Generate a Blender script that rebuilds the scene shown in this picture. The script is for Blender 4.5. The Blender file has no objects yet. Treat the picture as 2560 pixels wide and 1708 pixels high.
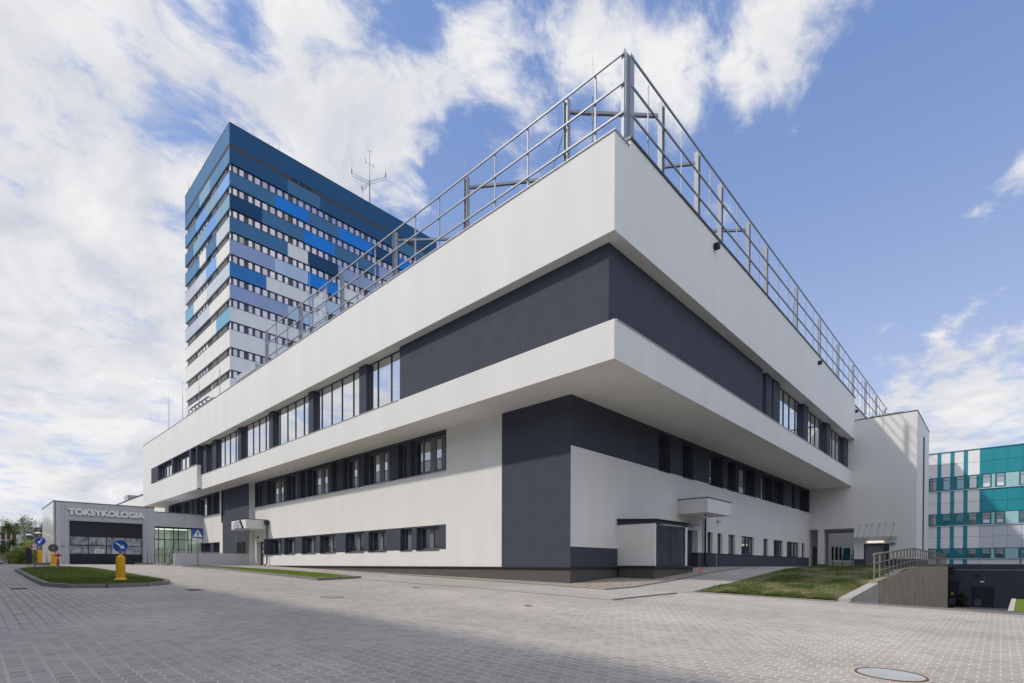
import bpy, math, random
from mathutils import Vector, Matrix
random.seed(7)
C = bpy.context.scene.collection
sc = bpy.context.scene
rad = math.radians

# ------------------------------------------------------------------ camera
YAW, PIT, ROL = .7585, -.0084, .0028
cd = bpy.data.cameras.new('camera')
cam = bpy.data.objects.new('camera', cd); C.objects.link(cam)
f = Vector((-math.sin(YAW)*math.cos(PIT), math.cos(YAW)*math.cos(PIT), math.sin(PIT)))
r = Vector((math.cos(YAW), math.sin(YAW), 0)); u = r.cross(f)
r2 = r*math.cos(ROL)+u*math.sin(ROL); u2 = u*math.cos(ROL)-r*math.sin(ROL)
M3 = Matrix((r2, u2, -f)).transposed()
cam.matrix_world = Matrix.Translation((13.894, -18.434, 1.6)) @ M3.to_4x4()
cd.sensor_width = 36; cd.lens = 1290.26*36/2560
cd.shift_y = (1424.54-854)/2560
cd.clip_start = .1; cd.clip_end = 4000
sc.camera = cam
# ------------------------------------------------------------------ sun
SD = Vector((.637, .81, -1)).normalized()          # direction the light travels
sl = bpy.data.lights.new('sun', 'SUN'); sl.energy = 2.55; sl.angle = rad(2.0); sl.color = (1, .93, .83)
so = bpy.data.objects.new('sun', sl); C.objects.link(so)
so.rotation_euler = SD.to_track_quat('-Z', 'Y').to_euler(); so.location = (-40, -60, 80)
# ------------------------------------------------------------------ world
w = bpy.data.worlds.new('World'); sc.world = w; w.use_nodes = True
nt = w.node_tree; N = nt.nodes; L = nt.links; N.clear()
def nd(t, **k):
    n = N.new(t)
    for a, b in k.items(): setattr(n, a, b)
    return n
def math_(op, a, b=None, c=None, clamp=False):
    n = N.new('ShaderNodeMath'); n.operation = op; n.use_clamp = clamp
    for i, v in enumerate((a, b, c)):
        if v is None: continue
        if isinstance(v, (int, float)): n.inputs[i].default_value = v
        else: L.new(v, n.inputs[i])
    return n.outputs[0]
out = nd('ShaderNodeOutputWorld'); bg = nd('ShaderNodeBackground')
sky = nd('ShaderNodeTexSky', sky_type='NISHITA'); sky.sun_disc = False
sky.sun_elevation = math.asin(-SD.z); sky.sun_rotation = math.atan2(-SD.x, -SD.y)
sky.air_density = 1.0; sky.dust_density = .6; sky.ozone_density = 1.0
tc = nd('ShaderNodeTexCoord')
sep = nd('ShaderNodeSeparateXYZ'); L.new(tc.outputs['Generated'], sep.inputs[0])
X, Y, Z = sep.outputs
den = math_('ADD', math_('MAXIMUM', Z, 0.0), .24)
px = math_('DIVIDE', X, den); py = math_('DIVIDE', Y, den)
cmb = nd('ShaderNodeCombineXYZ'); L.new(px, cmb.inputs[0]); L.new(py, cmb.inputs[1])
def noise(scale, detail, rough, vec, loc=(0, 0, 0), dist=0.0, rotz=0.0, sx=1.0):
    mp = nd('ShaderNodeMapping'); mp.inputs['Location'].default_value = loc; mp.inputs['Rotation'].default_value = (0, 0, rotz); mp.inputs['Scale'].default_value = (sx, 1, 1)
    L.new(vec, mp.inputs[0])
    n = nd('ShaderNodeTexNoise'); n.inputs['Scale'].default_value = scale; n.inputs['Detail'].default_value = detail
    n.inputs['Roughness'].default_value = rough; n.inputs['Distortion'].default_value = dist
    L.new(mp.outputs[0], n.inputs['Vector']); return n.outputs['Fac']
n1 = noise(3.0, 12, .60, cmb.outputs[0], (4.6, 1.7, 0), .4, rad(-40), 1.25)
n2 = noise(9.5, 10, .64, cmb.outputs[0], (9, 2, 0), .4, rad(-40), 1.3)
def pdir(px_, py_):                                  # a compass direction and height in the sky
    d = f + r2*((px_-1280)/1290.26) - u2*((py_-1424.5)/1290.26); return d.normalized()
def blob(px_, py_, width, amp):
    d = pdir(px_, py_)
    vm = nd('ShaderNodeVectorMath', operation='DOT_PRODUCT'); L.new(tc.outputs['Generated'], vm.inputs[0]); vm.inputs[1].default_value = d
    k = 1/(1-math.cos(rad(width)))
    e = math_('SUBTRACT', 1.0, math_('MULTIPLY', math_('SUBTRACT', 1.0, vm.outputs['Value']), k), clamp=True)
    return math_('MULTIPLY', math_('MULTIPLY', e, e), amp)
BL = [(-100, 500, 38, .25), (60, 60, 22, .20), (470, 110, 12, .15), (780, 200, 11, .27), (900, 330, 9, .24), (1040, 380, 6, .16), (250, 1150, 22, .20), (330, 900, 14, .12),
      (430, 320, 4.5, -.30), (330, 150, 3, -.14), (640, 60, 4, -.26), (560, 230, 3.5, -.16), (60, 1000, 8, -.08), (40, 350, 7, -.10), (700, 20, 4, .1),
      (1110, 190, 5, .20), (1190, 120, 5, .20), (1260, 60, 4, .08), (1090, 20, 5, -.16), (1010, 100, 3.5, -.2), (1180, 420, 6, -.16), (1290, 340, 5, .18),
      (1460, 60, 6, .20), (1520, 190, 6, .17), (1640, 140, 6, .17), (1730, 260, 6, .17), (1840, 180, 6, .22), (1960, 130, 6, .26), (2010, 30, 6, .18), (1370, 30, 3, -.15), (1600, 20, 4, -.1), (1780, 60, 3.5, -.14),
      (2400, 150, 15, -.22), (2150, 600, 16, -.22), (1930, 420, 6, -.14), (2200, 900, 5, .06), (2500, 1000, 11, .26), (2340, 1060, 8, .22), (2575, 410, 2.6, .30), (2280, 870, 5, .12)]
bias = None
for b in BL:
    o = blob(*b); bias = o if bias is None else math_('ADD', bias, o)
behind = nd('ShaderNodeVectorMath', operation='DOT_PRODUCT'); L.new(tc.outputs['Generated'], behind.inputs[0]); behind.inputs[1].default_value = (-.40, -.85, .2)
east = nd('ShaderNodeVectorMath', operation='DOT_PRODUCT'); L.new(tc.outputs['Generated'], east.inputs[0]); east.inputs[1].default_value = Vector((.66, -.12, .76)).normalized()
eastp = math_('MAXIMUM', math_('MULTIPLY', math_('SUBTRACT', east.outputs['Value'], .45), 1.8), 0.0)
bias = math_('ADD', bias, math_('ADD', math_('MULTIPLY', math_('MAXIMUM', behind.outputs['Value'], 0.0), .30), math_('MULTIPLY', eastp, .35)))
cl = math_('ADD', math_('ADD', math_('MULTIPLY', math_('SUBTRACT', n1, .5), 1.7), math_('MULTIPLY', math_('SUBTRACT', n2, .5), 1.15)), math_('ADD', bias, .46))
mr = nd('ShaderNodeMapRange', interpolation_type='SMOOTHSTEP'); L.new(cl, mr.inputs[0]); mr.inputs[1].default_value = .46; mr.inputs[2].default_value = .92
cov = mr.outputs[0]
# cloud shade: softly greyer in the thick parts
n3 = noise(4.2, 9, .62, cmb.outputs[0], (1, 8, 0), .3, rad(-25), .7)
shade = nd('ShaderNodeMixRGB'); shade.inputs[1].default_value = (.62, .645, .72, 1); shade.inputs[2].default_value = (.89, .885, .89, 1)
m2 = nd('ShaderNodeMapRange'); L.new(n3, m2.inputs[0]); m2.inputs[1].default_value = .34; m2.inputs[2].default_value = .60; L.new(m2.outputs[0], shade.inputs[0])
skm = nd('ShaderNodeVectorMath', operation='SCALE'); L.new(sky.outputs[0], skm.inputs[0]); skm.inputs['Scale'].default_value = .11
haze = nd('ShaderNodeMixRGB'); L.new(skm.outputs[0], haze.inputs[1]); haze.inputs[2].default_value = (.33, .52, 1.08, 1)
hz = math_('MULTIPLY', math_('POWER', math_('SUBTRACT', 1.0, math_('DIVIDE', math_('MAXIMUM', Z, 0.0), .66), clamp=True), 1.4), .85)
haze.inputs[0].default_value = .40
low = nd('ShaderNodeMixRGB'); L.new(hz, low.inputs[0]); L.new(haze.outputs[0], low.inputs[1]); low.inputs[2].default_value = (.66, .71, .85, 1)
mix = nd('ShaderNodeMixRGB'); L.new(cov, mix.inputs[0]); L.new(low.outputs[0], mix.inputs[1]); L.new(shade.outputs[0], mix.inputs[2])
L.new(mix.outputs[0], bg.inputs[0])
# eastern sky out of view, brightened as added fill for the shaded walls
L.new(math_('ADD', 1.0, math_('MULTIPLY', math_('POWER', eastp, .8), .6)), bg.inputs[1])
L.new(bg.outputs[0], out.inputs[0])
sc.view_settings.view_transform = 'Standard'; sc.view_settings.look = 'None'; sc.view_settings.exposure = 0; sc.view_settings.gamma = 1
sc.render.resolution_x = 1024; sc.render.resolution_y = 683

# ------------------------------------------------------------------ materials
MAT = {}
def mat(name, col, rough=.8, metal=0., var=.06, scale=1.2, bump=0., bscale=60., streak=0., spec=.3, coat=0.):
    m = bpy.data.materials.new(name); m.use_nodes = True; t = m.node_tree; n = t.nodes; l = t.links
    b = n['Principled BSDF']; b.inputs['Roughness'].default_value = rough; b.inputs['Metallic'].default_value = metal
    b.inputs['Specular IOR Level'].default_value = spec; b.inputs['Coat Weight'].default_value = coat
    co = n.new('ShaderNodeTexCoord')
    ns = n.new('ShaderNodeTexNoise'); ns.inputs['Scale'].default_value = scale; ns.inputs['Detail'].default_value = 6; ns.inputs['Roughness'].default_value = .6
    mp = n.new('ShaderNodeMapping'); l.new(co.outputs['Object'], mp.inputs[0]); l.new(mp.outputs[0], ns.inputs['Vector'])
    if streak: mp.inputs['Scale'].default_value = (1, 1, .12)
    hs = n.new('ShaderNodeMixRGB'); hs.blend_type = 'MIX'
    c1 = [min(1, c*(1+var)) for c in col]+[1]; c2 = [c*(1-var) for c in col]+[1]
    hs.inputs[1].default_value = c2; hs.inputs[2].default_value = c1
    rmp = n.new('ShaderNodeMapRange'); rmp.inputs[1].default_value = .3; rmp.inputs[2].default_value = .7; l.new(ns.outputs['Fac'], rmp.inputs[0])
    l.new(rmp.outputs[0], hs.inputs[0]); l.new(hs.outputs[0], b.inputs['Base Color'])
    if bump:
        nb = n.new('ShaderNodeTexNoise'); nb.inputs['Scale'].default_value = bscale; nb.inputs['Detail'].default_value = 3; l.new(co.outputs['Object'], nb.inputs['Vector'])
        bp = n.new('ShaderNodeBump'); bp.inputs['Strength'].default_value = bump; bp.inputs['Distance'].default_value = .01
        l.new(nb.outputs['Fac'], bp.inputs['Height']); l.new(bp.outputs[0], b.inputs['Normal'])
    MAT[name] = m; return m
mat('plaster_white', (.735, .73, .71), .9, var=.035, scale=.7, bump=.35, bscale=45, streak=1)
mat('plaster_dark', (.062, .069, .092), .9, var=.10, scale=1.1, bump=.35, bscale=45)
mat('plaster_grey', (.28, .285, .29), .9, var=.06, bump=.3, bscale=50)
mat('plinth_grey', (.11, .105, .10), .9, var=.08, bump=.5, bscale=60)
mat('dark_metal', (.035, .038, .045), .45, .3, var=.05, spec=.5)
mat('frame_dark', (.05, .058, .07), .4, .2, var=.05, spec=.5)
mat('frame_grey', (.16, .18, .21), .5, .1, var=.05, spec=.5)
mat('galvanised', (.30, .325, .37), .45, .1, var=.04, scale=2)
mat('coping_light', (.42, .43, .46), .5, .1, var=.05)
mat('letter_white', (.80, .80, .88), .5, var=.01)
mat('concrete', (.42, .40, .37), .95, var=.12, scale=3, bump=.6, bscale=30)
mat('kerb_stone', (.22, .215, .205), .95, var=.16, scale=4, bump=.6, bscale=40)
mat('yellow_plastic', (.80, .42, .01), .45, var=.06, scale=4, spec=.45)
mat('red_paint', (.38, .03, .03), .4, var=.08, spec=.5)
mat('sign_blue', (.005, .07, .36), .4, var=.02, spec=.5)
mat('sign_white', (.78, .78, .78), .45, var=.02, spec=.5)
mat('sign_back', (.10, .10, .105), .6, .4, var=.1)
mat('black', (.012, .013, .016), .5, var=.05)
mat('teal_panel', (.014, .27, .33), .35, .0, var=.04, scale=.6, spec=.5)
mat('teal_frame', (.008, .19, .23), .35, var=.03, spec=.5)
mat('pale_teal_panel', (.36, .58, .60), .35, var=.04, spec=.5)
mat('white_panel', (.84, .84, .85), .3, var=.02, spec=.6, coat=.5)
mat('grey_panel', (.60, .62, .68), .35, var=.03, spec=.5)
mat('door_grey', (.17, .18, .21), .45, .2, var=.04, spec=.5)
mat('bark', (.09, .07, .05), .95, var=.3, scale=8, bump=.8, bscale=20)
mat('white_paint', (.75, .75, .74), .5, var=.03)
mat('rusty_rail', (.27, .25, .21), .7, .0, var=.3, scale=5)
mat('brown_panel', (.13, .045, .035), .7, var=.1)
mat('blue_machine', (.10, .15, .20), .5, .3, var=.1)
mat('beige_wall', (.50, .45, .38), .9, var=.1, bump=.4)
mat('orange', (.7, .14, .02), .5, var=.05)
mat('roof_felt', (.12, .12, .125), .95, var=.1)
mat('interior_dark', (.03, .035, .04), .8)
mat('interior_light', (.72, .74, .71), .8, var=.05)
mat('paper', (.78, .78, .82), .7, var=.02)
mat('ambulance_white', (.55, .56, .60), .4, var=.35, scale=1.4)
BLU = {'navy': (.018, .085, .20), 'navy2': (.012, .06, .15), 'steel': (.055, .16, .31), 'royal': (.016, .20, .66), 'lav': (.28, .36, .57),
       'pale': (.42, .55, .74), 'lgrey': (.70, .72, .74), 'mid': (.035, .18, .46),
       'l_blue': (.06, .17, .34), 'l_teal': (.20, .36, .50), 'l_steel': (.085, .22, .40), 'l_sky': (.21, .39, .74), 'l_sky2': (.15, .33, .70), 'l_white': (.72, .71, .69),
       'l_lav': (.46, .50, .62), 'l_pale': (.52, .58, .66), 'l_turq': (.18, .40, .56)}
for k, v in BLU.items(): mat('render_'+k, v, .85, var=.05, scale=.5, bump=.25, bscale=20, streak=1)

def glass(name, base, refl, rough=.02, tint=(1, 1, 1)):
    m = bpy.data.materials.new(name); m.use_nodes = True; t = m.node_tree; n = t.nodes; l = t.links; n.clear()
    o = n.new('ShaderNodeOutputMaterial'); mx = n.new('ShaderNodeMixShader')
    d = n.new('ShaderNodeBsdfDiffuse'); d.inputs[0].default_value = (*base, 1)
    g = n.new('ShaderNodeBsdfGlossy'); g.inputs['Roughness'].default_value = rough; g.inputs[0].default_value = (*tint, 1)
    lw = n.new('ShaderNodeLayerWeight'); lw.inputs[0].default_value = .35
    mr = n.new('ShaderNodeMapRange'); mr.inputs[1].default_value = 0; mr.inputs[2].default_value = 1; mr.inputs[3].default_value = refl; mr.inputs[4].default_value = 1
    l.new(lw.outputs['Fresnel'], mr.inputs[0]); l.new(mr.outputs[0], mx.inputs[0])
    nb = n.new('ShaderNodeTexNoise'); nb.inputs['Scale'].default_value = .9; co = n.new('ShaderNodeTexCoord'); l.new(co.outputs['Object'], nb.inputs['Vector'])
    bp = n.new('ShaderNodeBump'); bp.inputs['Strength'].default_value = .12; bp.inputs['Distance'].default_value = .02; l.new(nb.outputs['Fac'], bp.inputs['Height']); l.new(bp.outputs[0], g.inputs['Normal'])
    l.new(d.outputs[0], mx.inputs[1]); l.new(g.outputs[0], mx.inputs[2]); l.new(mx.outputs[0], o.inputs[0]); MAT[name] = m
glass('glass_mirror', (.04, .05, .055), .72)
glass('glass_window', (.035, .04, .045), .45)
glass('glass_dark', (.025, .028, .03), .22)
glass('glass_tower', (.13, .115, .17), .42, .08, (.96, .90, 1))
glass('glass_tower_dull', (.16, .145, .19), .30, .1, (.96, .90, 1))  # lighter base and weaker mirroring, repeated at intervals for variety
glass('glass_teal', (.02, .20, .24), .18)
glass('glass_strip', (.10, .12, .13), .7)
def clear_glass(name, tint, refl):
    m = bpy.data.materials.new(name); m.use_nodes = True; t = m.node_tree; n = t.nodes; l = t.links; n.clear()
    o = n.new('ShaderNodeOutputMaterial'); mx = n.new('ShaderNodeMixShader')
    d = n.new('ShaderNodeBsdfTransparent'); d.inputs[0].default_value = (*tint, 1)
    g = n.new('ShaderNodeBsdfGlossy'); g.inputs['Roughness'].default_value = .02
    lw = n.new('ShaderNodeLayerWeight'); lw.inputs[0].default_value = .3
    mr = n.new('ShaderNodeMapRange'); mr.inputs[3].default_value = refl; mr.inputs[4].default_value = 1
    l.new(lw.outputs['Fresnel'], mr.inputs[0]); l.new(mr.outputs[0], mx.inputs[0])
    l.new(d.outputs[0], mx.inputs[1]); l.new(g.outputs[0], mx.inputs[2]); l.new(mx.outputs[0], o.inputs[0]); MAT[name] = m
clear_glass('glass_clear', (.86, .92, .885), .14)
clear_glass('glass_canopy', (.86, .90, .90), .06)
clear_glass('glass_garage', (.75, .78, .80), .28)
def painted_reflection():
    m = mat('reflection_pane', (.28, .30, .33), .25, .0, var=.75, scale=1.6, spec=.7, coat=.4); return m  # mottled tone paints cloudy reflections onto the opaque door panes
painted_reflection()
m = bpy.data.materials.new('lamp_glow'); m.use_nodes = True; b = m.node_tree.nodes['Principled BSDF']
b.inputs['Emission Color'].default_value = (1, .86, .66, 1); b.inputs['Emission Strength'].default_value = 1.3; MAT['lamp_glow'] = m
m = bpy.data.materials.new('room_light'); m.use_nodes = True; b = m.node_tree.nodes['Principled BSDF']
b.inputs['Emission Color'].default_value = (.95, 1, .90, 1); b.inputs['Emission Strength'].default_value = 1.3; MAT['room_light'] = m

# mesh netting (part-covered, with real holes)
def mesh_net():
    m = bpy.data.materials.new('net_panel'); m.use_nodes = True; t = m.node_tree; n = t.nodes; l = t.links
    b = n['Principled BSDF']; b.inputs['Base Color'].default_value = (.55, .58, .62, 1); b.inputs['Alpha'].default_value = .35; MAT['net_panel'] = m
mesh_net()

# paving
def paving(name, swap=False, tone=(.410, .375, .340), joint_dark=(.15, .137, .12), joint_light=(.68, .60, .48), bw=.20, bh=.165):
    m = bpy.data.materials.new(name); m.use_nodes = True; t = m.node_tree; n = t.nodes; l = t.links
    b = n['Principled BSDF']; b.inputs['Roughness'].default_value = .88; b.inputs['Specular IOR Level'].default_value = .25
    co = n.new('ShaderNodeTexCoord'); sp = n.new('ShaderNodeSeparateXYZ'); l.new(co.outputs['Object'], sp.inputs[0])
    def mm(op, a, b_=None):
        q = n.new('ShaderNodeMath'); q.operation = op
        for i, v in enumerate((a, b_)):
            if v is None: continue
            if isinstance(v, (int, float)): q.inputs[i].default_value = v
            else: l.new(v, q.inputs[i])
        return q.outputs[0]
    U, V = (sp.outputs[1], sp.outputs[0]) if swap else (sp.outputs[0], sp.outputs[1])
    tri = mm('PINGPONG', U, bw/2)                    # zig-zag long joints of the interlocking stones
    V2 = mm('ADD', V, mm('MULTIPLY', mm('SUBTRACT', tri, bw/4), .34))
    tri2 = mm('PINGPONG', V, bh/2)
    U2 = mm('ADD', U, mm('MULTIPLY', mm('SUBTRACT', tri2, bh/4), .22))
    cb = n.new('ShaderNodeCombineXYZ'); l.new(U2, cb.inputs[0]); l.new(V2, cb.inputs[1])
    br = n.new('ShaderNodeTexBrick'); l.new(cb.outputs[0], br.inputs['Vector']); br.inputs['Scale'].default_value = 1
    br.inputs['Brick Width'].default_value = bw; br.inputs['Row Height'].default_value = bh; br.inputs['Mortar Size'].default_value = .0085
    br.inputs['Mortar Smooth'].default_value = .25; br.inputs['Bias'].default_value = 0
    br.inputs['Color1'].default_value = (*[c*1.11 for c in tone], 1); br.inputs['Color2'].default_value = (*[c*.89 for c in tone], 1)
    # sand swept unevenly into the joints
    ns = n.new('ShaderNodeTexNoise'); ns.inputs['Scale'].default_value = .14; ns.inputs['Detail'].default_value = 4; l.new(co.outputs['Object'], ns.inputs['Vector'])
    grad = mm('ADD', mm('MULTIPLY', sp.outputs[0], .030), ns.outputs['Fac'])
    jr = n.new('ShaderNodeMapRange'); jr.inputs[1].default_value = .42; jr.inputs[2].default_value = .80; l.new(grad, jr.inputs[0])
    jm = n.new('ShaderNodeMixRGB'); jm.inputs[1].default_value = (*joint_dark, 1); jm.inputs[2].default_value = (*joint_light, 1); l.new(jr.outputs[0], jm.inputs[0])
    l.new(jm.outputs[0], br.inputs['Mortar'])
    # stains
    n4 = n.new('ShaderNodeTexNoise'); n4.inputs['Scale'].default_value = .45; n4.inputs['Detail'].default_value = 8; n4.inputs['Roughness'].default_value = .65; l.new(co.outputs['Object'], n4.inputs['Vector'])
    r4 = n.new('ShaderNodeMapRange'); r4.inputs[1].default_value = .3; r4.inputs[2].default_value = .72; r4.inputs[3].default_value = .86; r4.inputs[4].default_value = 1.10; l.new(n4.outputs['Fac'], r4.inputs[0])
    n5 = n.new('ShaderNodeTexNoise'); n5.inputs['Scale'].default_value = 90; n5.inputs['Detail'].default_value = 2; l.new(co.outputs['Object'], n5.inputs['Vector'])
    r5 = n.new('ShaderNodeMapRange'); r5.inputs[1].default_value = .25; r5.inputs[2].default_value = .75; r5.inputs[3].default_value = .88; r5.inputs[4].default_value = 1.12; l.new(n5.outputs['Fac'], r5.inputs[0])
    n6 = n.new('ShaderNodeTexVoronoi'); n6.inputs['Scale'].default_value = .55; n6.inputs['Randomness'].default_value = 1; l.new(co.outputs['Object'], n6.inputs['Vector'])
    r6 = n.new('ShaderNodeMapRange'); r6.inputs[1].default_value = .02; r6.inputs[2].default_value = .09; r6.inputs[3].default_value = .72; r6.inputs[4].default_value = 1.0; l.new(mm('ADD', n6.outputs['Distance'], mm('MULTIPLY', n5.outputs['Fac'], .03)), r6.inputs[0])
    n7 = n.new('ShaderNodeTexNoise'); n7.inputs['Scale'].default_value = .22; n7.inputs['Detail'].default_value = 5; mp7 = n.new('ShaderNodeMapping'); mp7.inputs['Scale'].default_value = (.18, 1.6, 1); mp7.inputs['Rotation'].default_value = (0, 0, .35); l.new(co.outputs['Object'], mp7.inputs[0]); l.new(mp7.outputs[0], n7.inputs['Vector'])
    r7 = n.new('ShaderNodeMapRange'); r7.inputs[1].default_value = .42; r7.inputs[2].default_value = .62; r7.inputs[3].default_value = .93; r7.inputs[4].default_value = 1.05; l.new(n7.outputs['Fac'], r7.inputs[0])
    vm = n.new('ShaderNodeVectorMath'); vm.operation = 'SCALE'; l.new(br.outputs['Color'], vm.inputs[0]); l.new(mm('MULTIPLY', mm('MULTIPLY', r4.outputs[0], r5.outputs[0]), mm('MULTIPLY', r6.outputs[0], r7.outputs[0])), vm.inputs['Scale'])
    l.new(vm.outputs[0], b.inputs['Base Color'])
    bp = n.new('ShaderNodeBump'); bp.inputs['Strength'].default_value = .5; bp.inputs['Distance'].default_value = .006; bp.invert = True
    l.new(br.outputs['Fac'], bp.inputs['Height']); l.new(bp.outputs[0], b.inputs['Normal'])
    MAT[name] = m
paving('paving_yard')
paving('paving_walk', True, (.41, .385, .36), (.28, .255, .22), (.46, .42, .35), .2, .1)
def ground_mat(name, cols, scale, detail=8, bump=.6, vor=0):
    m = bpy.data.materials.new(name); m.use_nodes = True; t = m.node_tree; n = t.nodes; l = t.links
    b = n['Principled BSDF']; b.inputs['Roughness'].default_value = 1; b.inputs['Specular IOR Level'].default_value = .1
    co = n.new('ShaderNodeTexCoord'); ns = n.new('ShaderNodeTexNoise'); ns.inputs['Scale'].default_value = scale; ns.inputs['Detail'].default_value = detail; ns.inputs['Roughness'].default_value = .7
    l.new(co.outputs['Object'], ns.inputs['Vector'])
    cr = n.new('ShaderNodeValToRGB'); l.new(ns.outputs['Fac'], cr.inputs[0])
    e = cr.color_ramp.elements
    while len(e) > 1: e.remove(e[-1])
    e[0].position = cols[0][0]; e[0].color = (*cols[0][1], 1)
    for p, c in cols[1:]:
        x = e.new(p); x.color = (*c, 1)
    src = cr.outputs[0]; h = ns.outputs['Fac']
    if vor:
        v = n.new('ShaderNodeTexVoronoi'); v.inputs['Scale'].default_value = vor; l.new(co.outputs['Object'], v.inputs['Vector'])
        mx = n.new('ShaderNodeMixRGB'); mx.blend_type = 'MULTIPLY'; mx.inputs[0].default_value = .75; l.new(src, mx.inputs[1])
        sep_ = n.new('ShaderNodeSeparateColor'); l.new(v.outputs['Color'], sep_.inputs[0])
        mr = n.new('ShaderNodeMapRange'); mr.inputs[3].default_value = .55; mr.inputs[4].default_value = 1.35; l.new(sep_.outputs[0], mr.inputs[0])
        l.new(mr.outputs[0], mx.inputs[2]); src = mx.outputs[0]; h = v.outputs['Distance']
    l.new(src, b.inputs['Base Color'])
    bp = n.new('ShaderNodeBump'); bp.inputs['Strength'].default_value = bump; bp.inputs['Distance'].default_value = .03; l.new(h, bp.inputs['Height']); l.new(bp.outputs[0], b.inputs['Normal'])
    MAT[name] = m
ground_mat('gravel', [(.3, (.36, .31, .26)), (.7, (.48, .43, .37))], 3, vor=28)
ground_mat('lawn_patchy', [(.34, (.24, .18, .125)), (.46, (.17, .14, .08)), (.55, (.10, .13, .04)), (.75, (.10, .15, .035))], 1.4)
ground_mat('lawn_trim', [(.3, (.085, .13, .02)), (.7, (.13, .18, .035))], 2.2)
ground_mat('lawn_sunny', [(.3, (.12, .17, .022)), (.7, (.17, .21, .035))], 2.2)  # sunlight put into the colour: brighter copy of the trimmed lawn
ground_mat('asphalt', [(.3, (.16, .155, .15)), (.7, (.20, .195, .19))], 3)
def leaf_mat(name, a, b_, scale=.8):
    m = bpy.data.materials.new(name); m.use_nodes = True; t = m.node_tree; n = t.nodes; l = t.links
    b = n['Principled BSDF']; b.inputs['Roughness'].default_value = .7; b.inputs['Specular IOR Level'].default_value = .2
    co = n.new('ShaderNodeTexCoord'); ns = n.new('ShaderNodeTexNoise'); ns.inputs['Scale'].default_value = scale; ns.inputs['Detail'].default_value = 5; l.new(co.outputs['Object'], ns.inputs['Vector'])
    mr = n.new('ShaderNodeMapRange'); mr.inputs[1].default_value = .35; mr.inputs[2].default_value = .65; l.new(ns.outputs['Fac'], mr.inputs[0])
    mx = n.new('ShaderNodeMixRGB'); mx.inputs[1].default_value = (*a, 1); mx.inputs[2].default_value = (*b_, 1); l.new(mr.outputs[0], mx.inputs[0]); l.new(mx.outputs[0], b.inputs['Base Color'])
    o = n['Material Output']; tr = n.new('ShaderNodeBsdfTranslucent'); l.new(mx.outputs[0], tr.inputs[0]); ms = n.new('ShaderNodeMixShader'); ms.inputs[0].default_value = .3
    l.new(b.outputs[0], ms.inputs[1]); l.new(tr.outputs[0], ms.inputs[2]); l.new(ms.outputs[0], o.inputs[0]); MAT[name] = m
leaf_mat('leaf_green', (.07, .11, .03), (.15, .20, .06))
leaf_mat('leaf_birch', (.12, .16, .06), (.22, .26, .11))
leaf_mat('leaf_bush', (.20, .26, .07), (.36, .42, .14))
leaf_mat('leaf_dark', (.012, .03, .012), (.03, .055, .02))
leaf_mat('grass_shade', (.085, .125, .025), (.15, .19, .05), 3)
leaf_mat('grass_sun', (.13, .19, .025), (.20, .25, .045), 3)  # lit copy of the grass above, sun and shade set in the colours
# board-marked concrete with drip stains
def board_concrete():
    m = mat('board_concrete', (.36, .295, .22), .95, var=.2, scale=1.5, bump=.5, bscale=30); t = m.node_tree; n = t.nodes; l = t.links
    b = n['Principled BSDF']; src = b.inputs['Base Color'].links[0].from_socket
    co = n.new('ShaderNodeTexCoord'); mp = n.new('ShaderNodeMapping'); mp.inputs['Scale'].default_value = (1, 1, .16); l.new(co.outputs['Object'], mp.inputs[0])
    ns = n.new('ShaderNodeTexNoise'); ns.inputs['Scale'].default_value = 1.5; ns.inputs['Detail'].default_value = 7; ns.inputs['Roughness'].default_value = .7; l.new(mp.outputs[0], ns.inputs['Vector'])
    mr = n.new('ShaderNodeMapRange'); mr.inputs[1].default_value = .35; mr.inputs[2].default_value = .65; mr.inputs[3].default_value = .84; mr.inputs[4].default_value = 1.08; l.new(ns.outputs['Fac'], mr.inputs[0])
    vm = n.new('ShaderNodeVectorMath'); vm.operation = 'SCALE'; l.new(src, vm.inputs[0]); l.new(mr.outputs[0], vm.inputs['Scale']); l.new(vm.outputs[0], b.inputs['Base Color'])
board_concrete()

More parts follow.
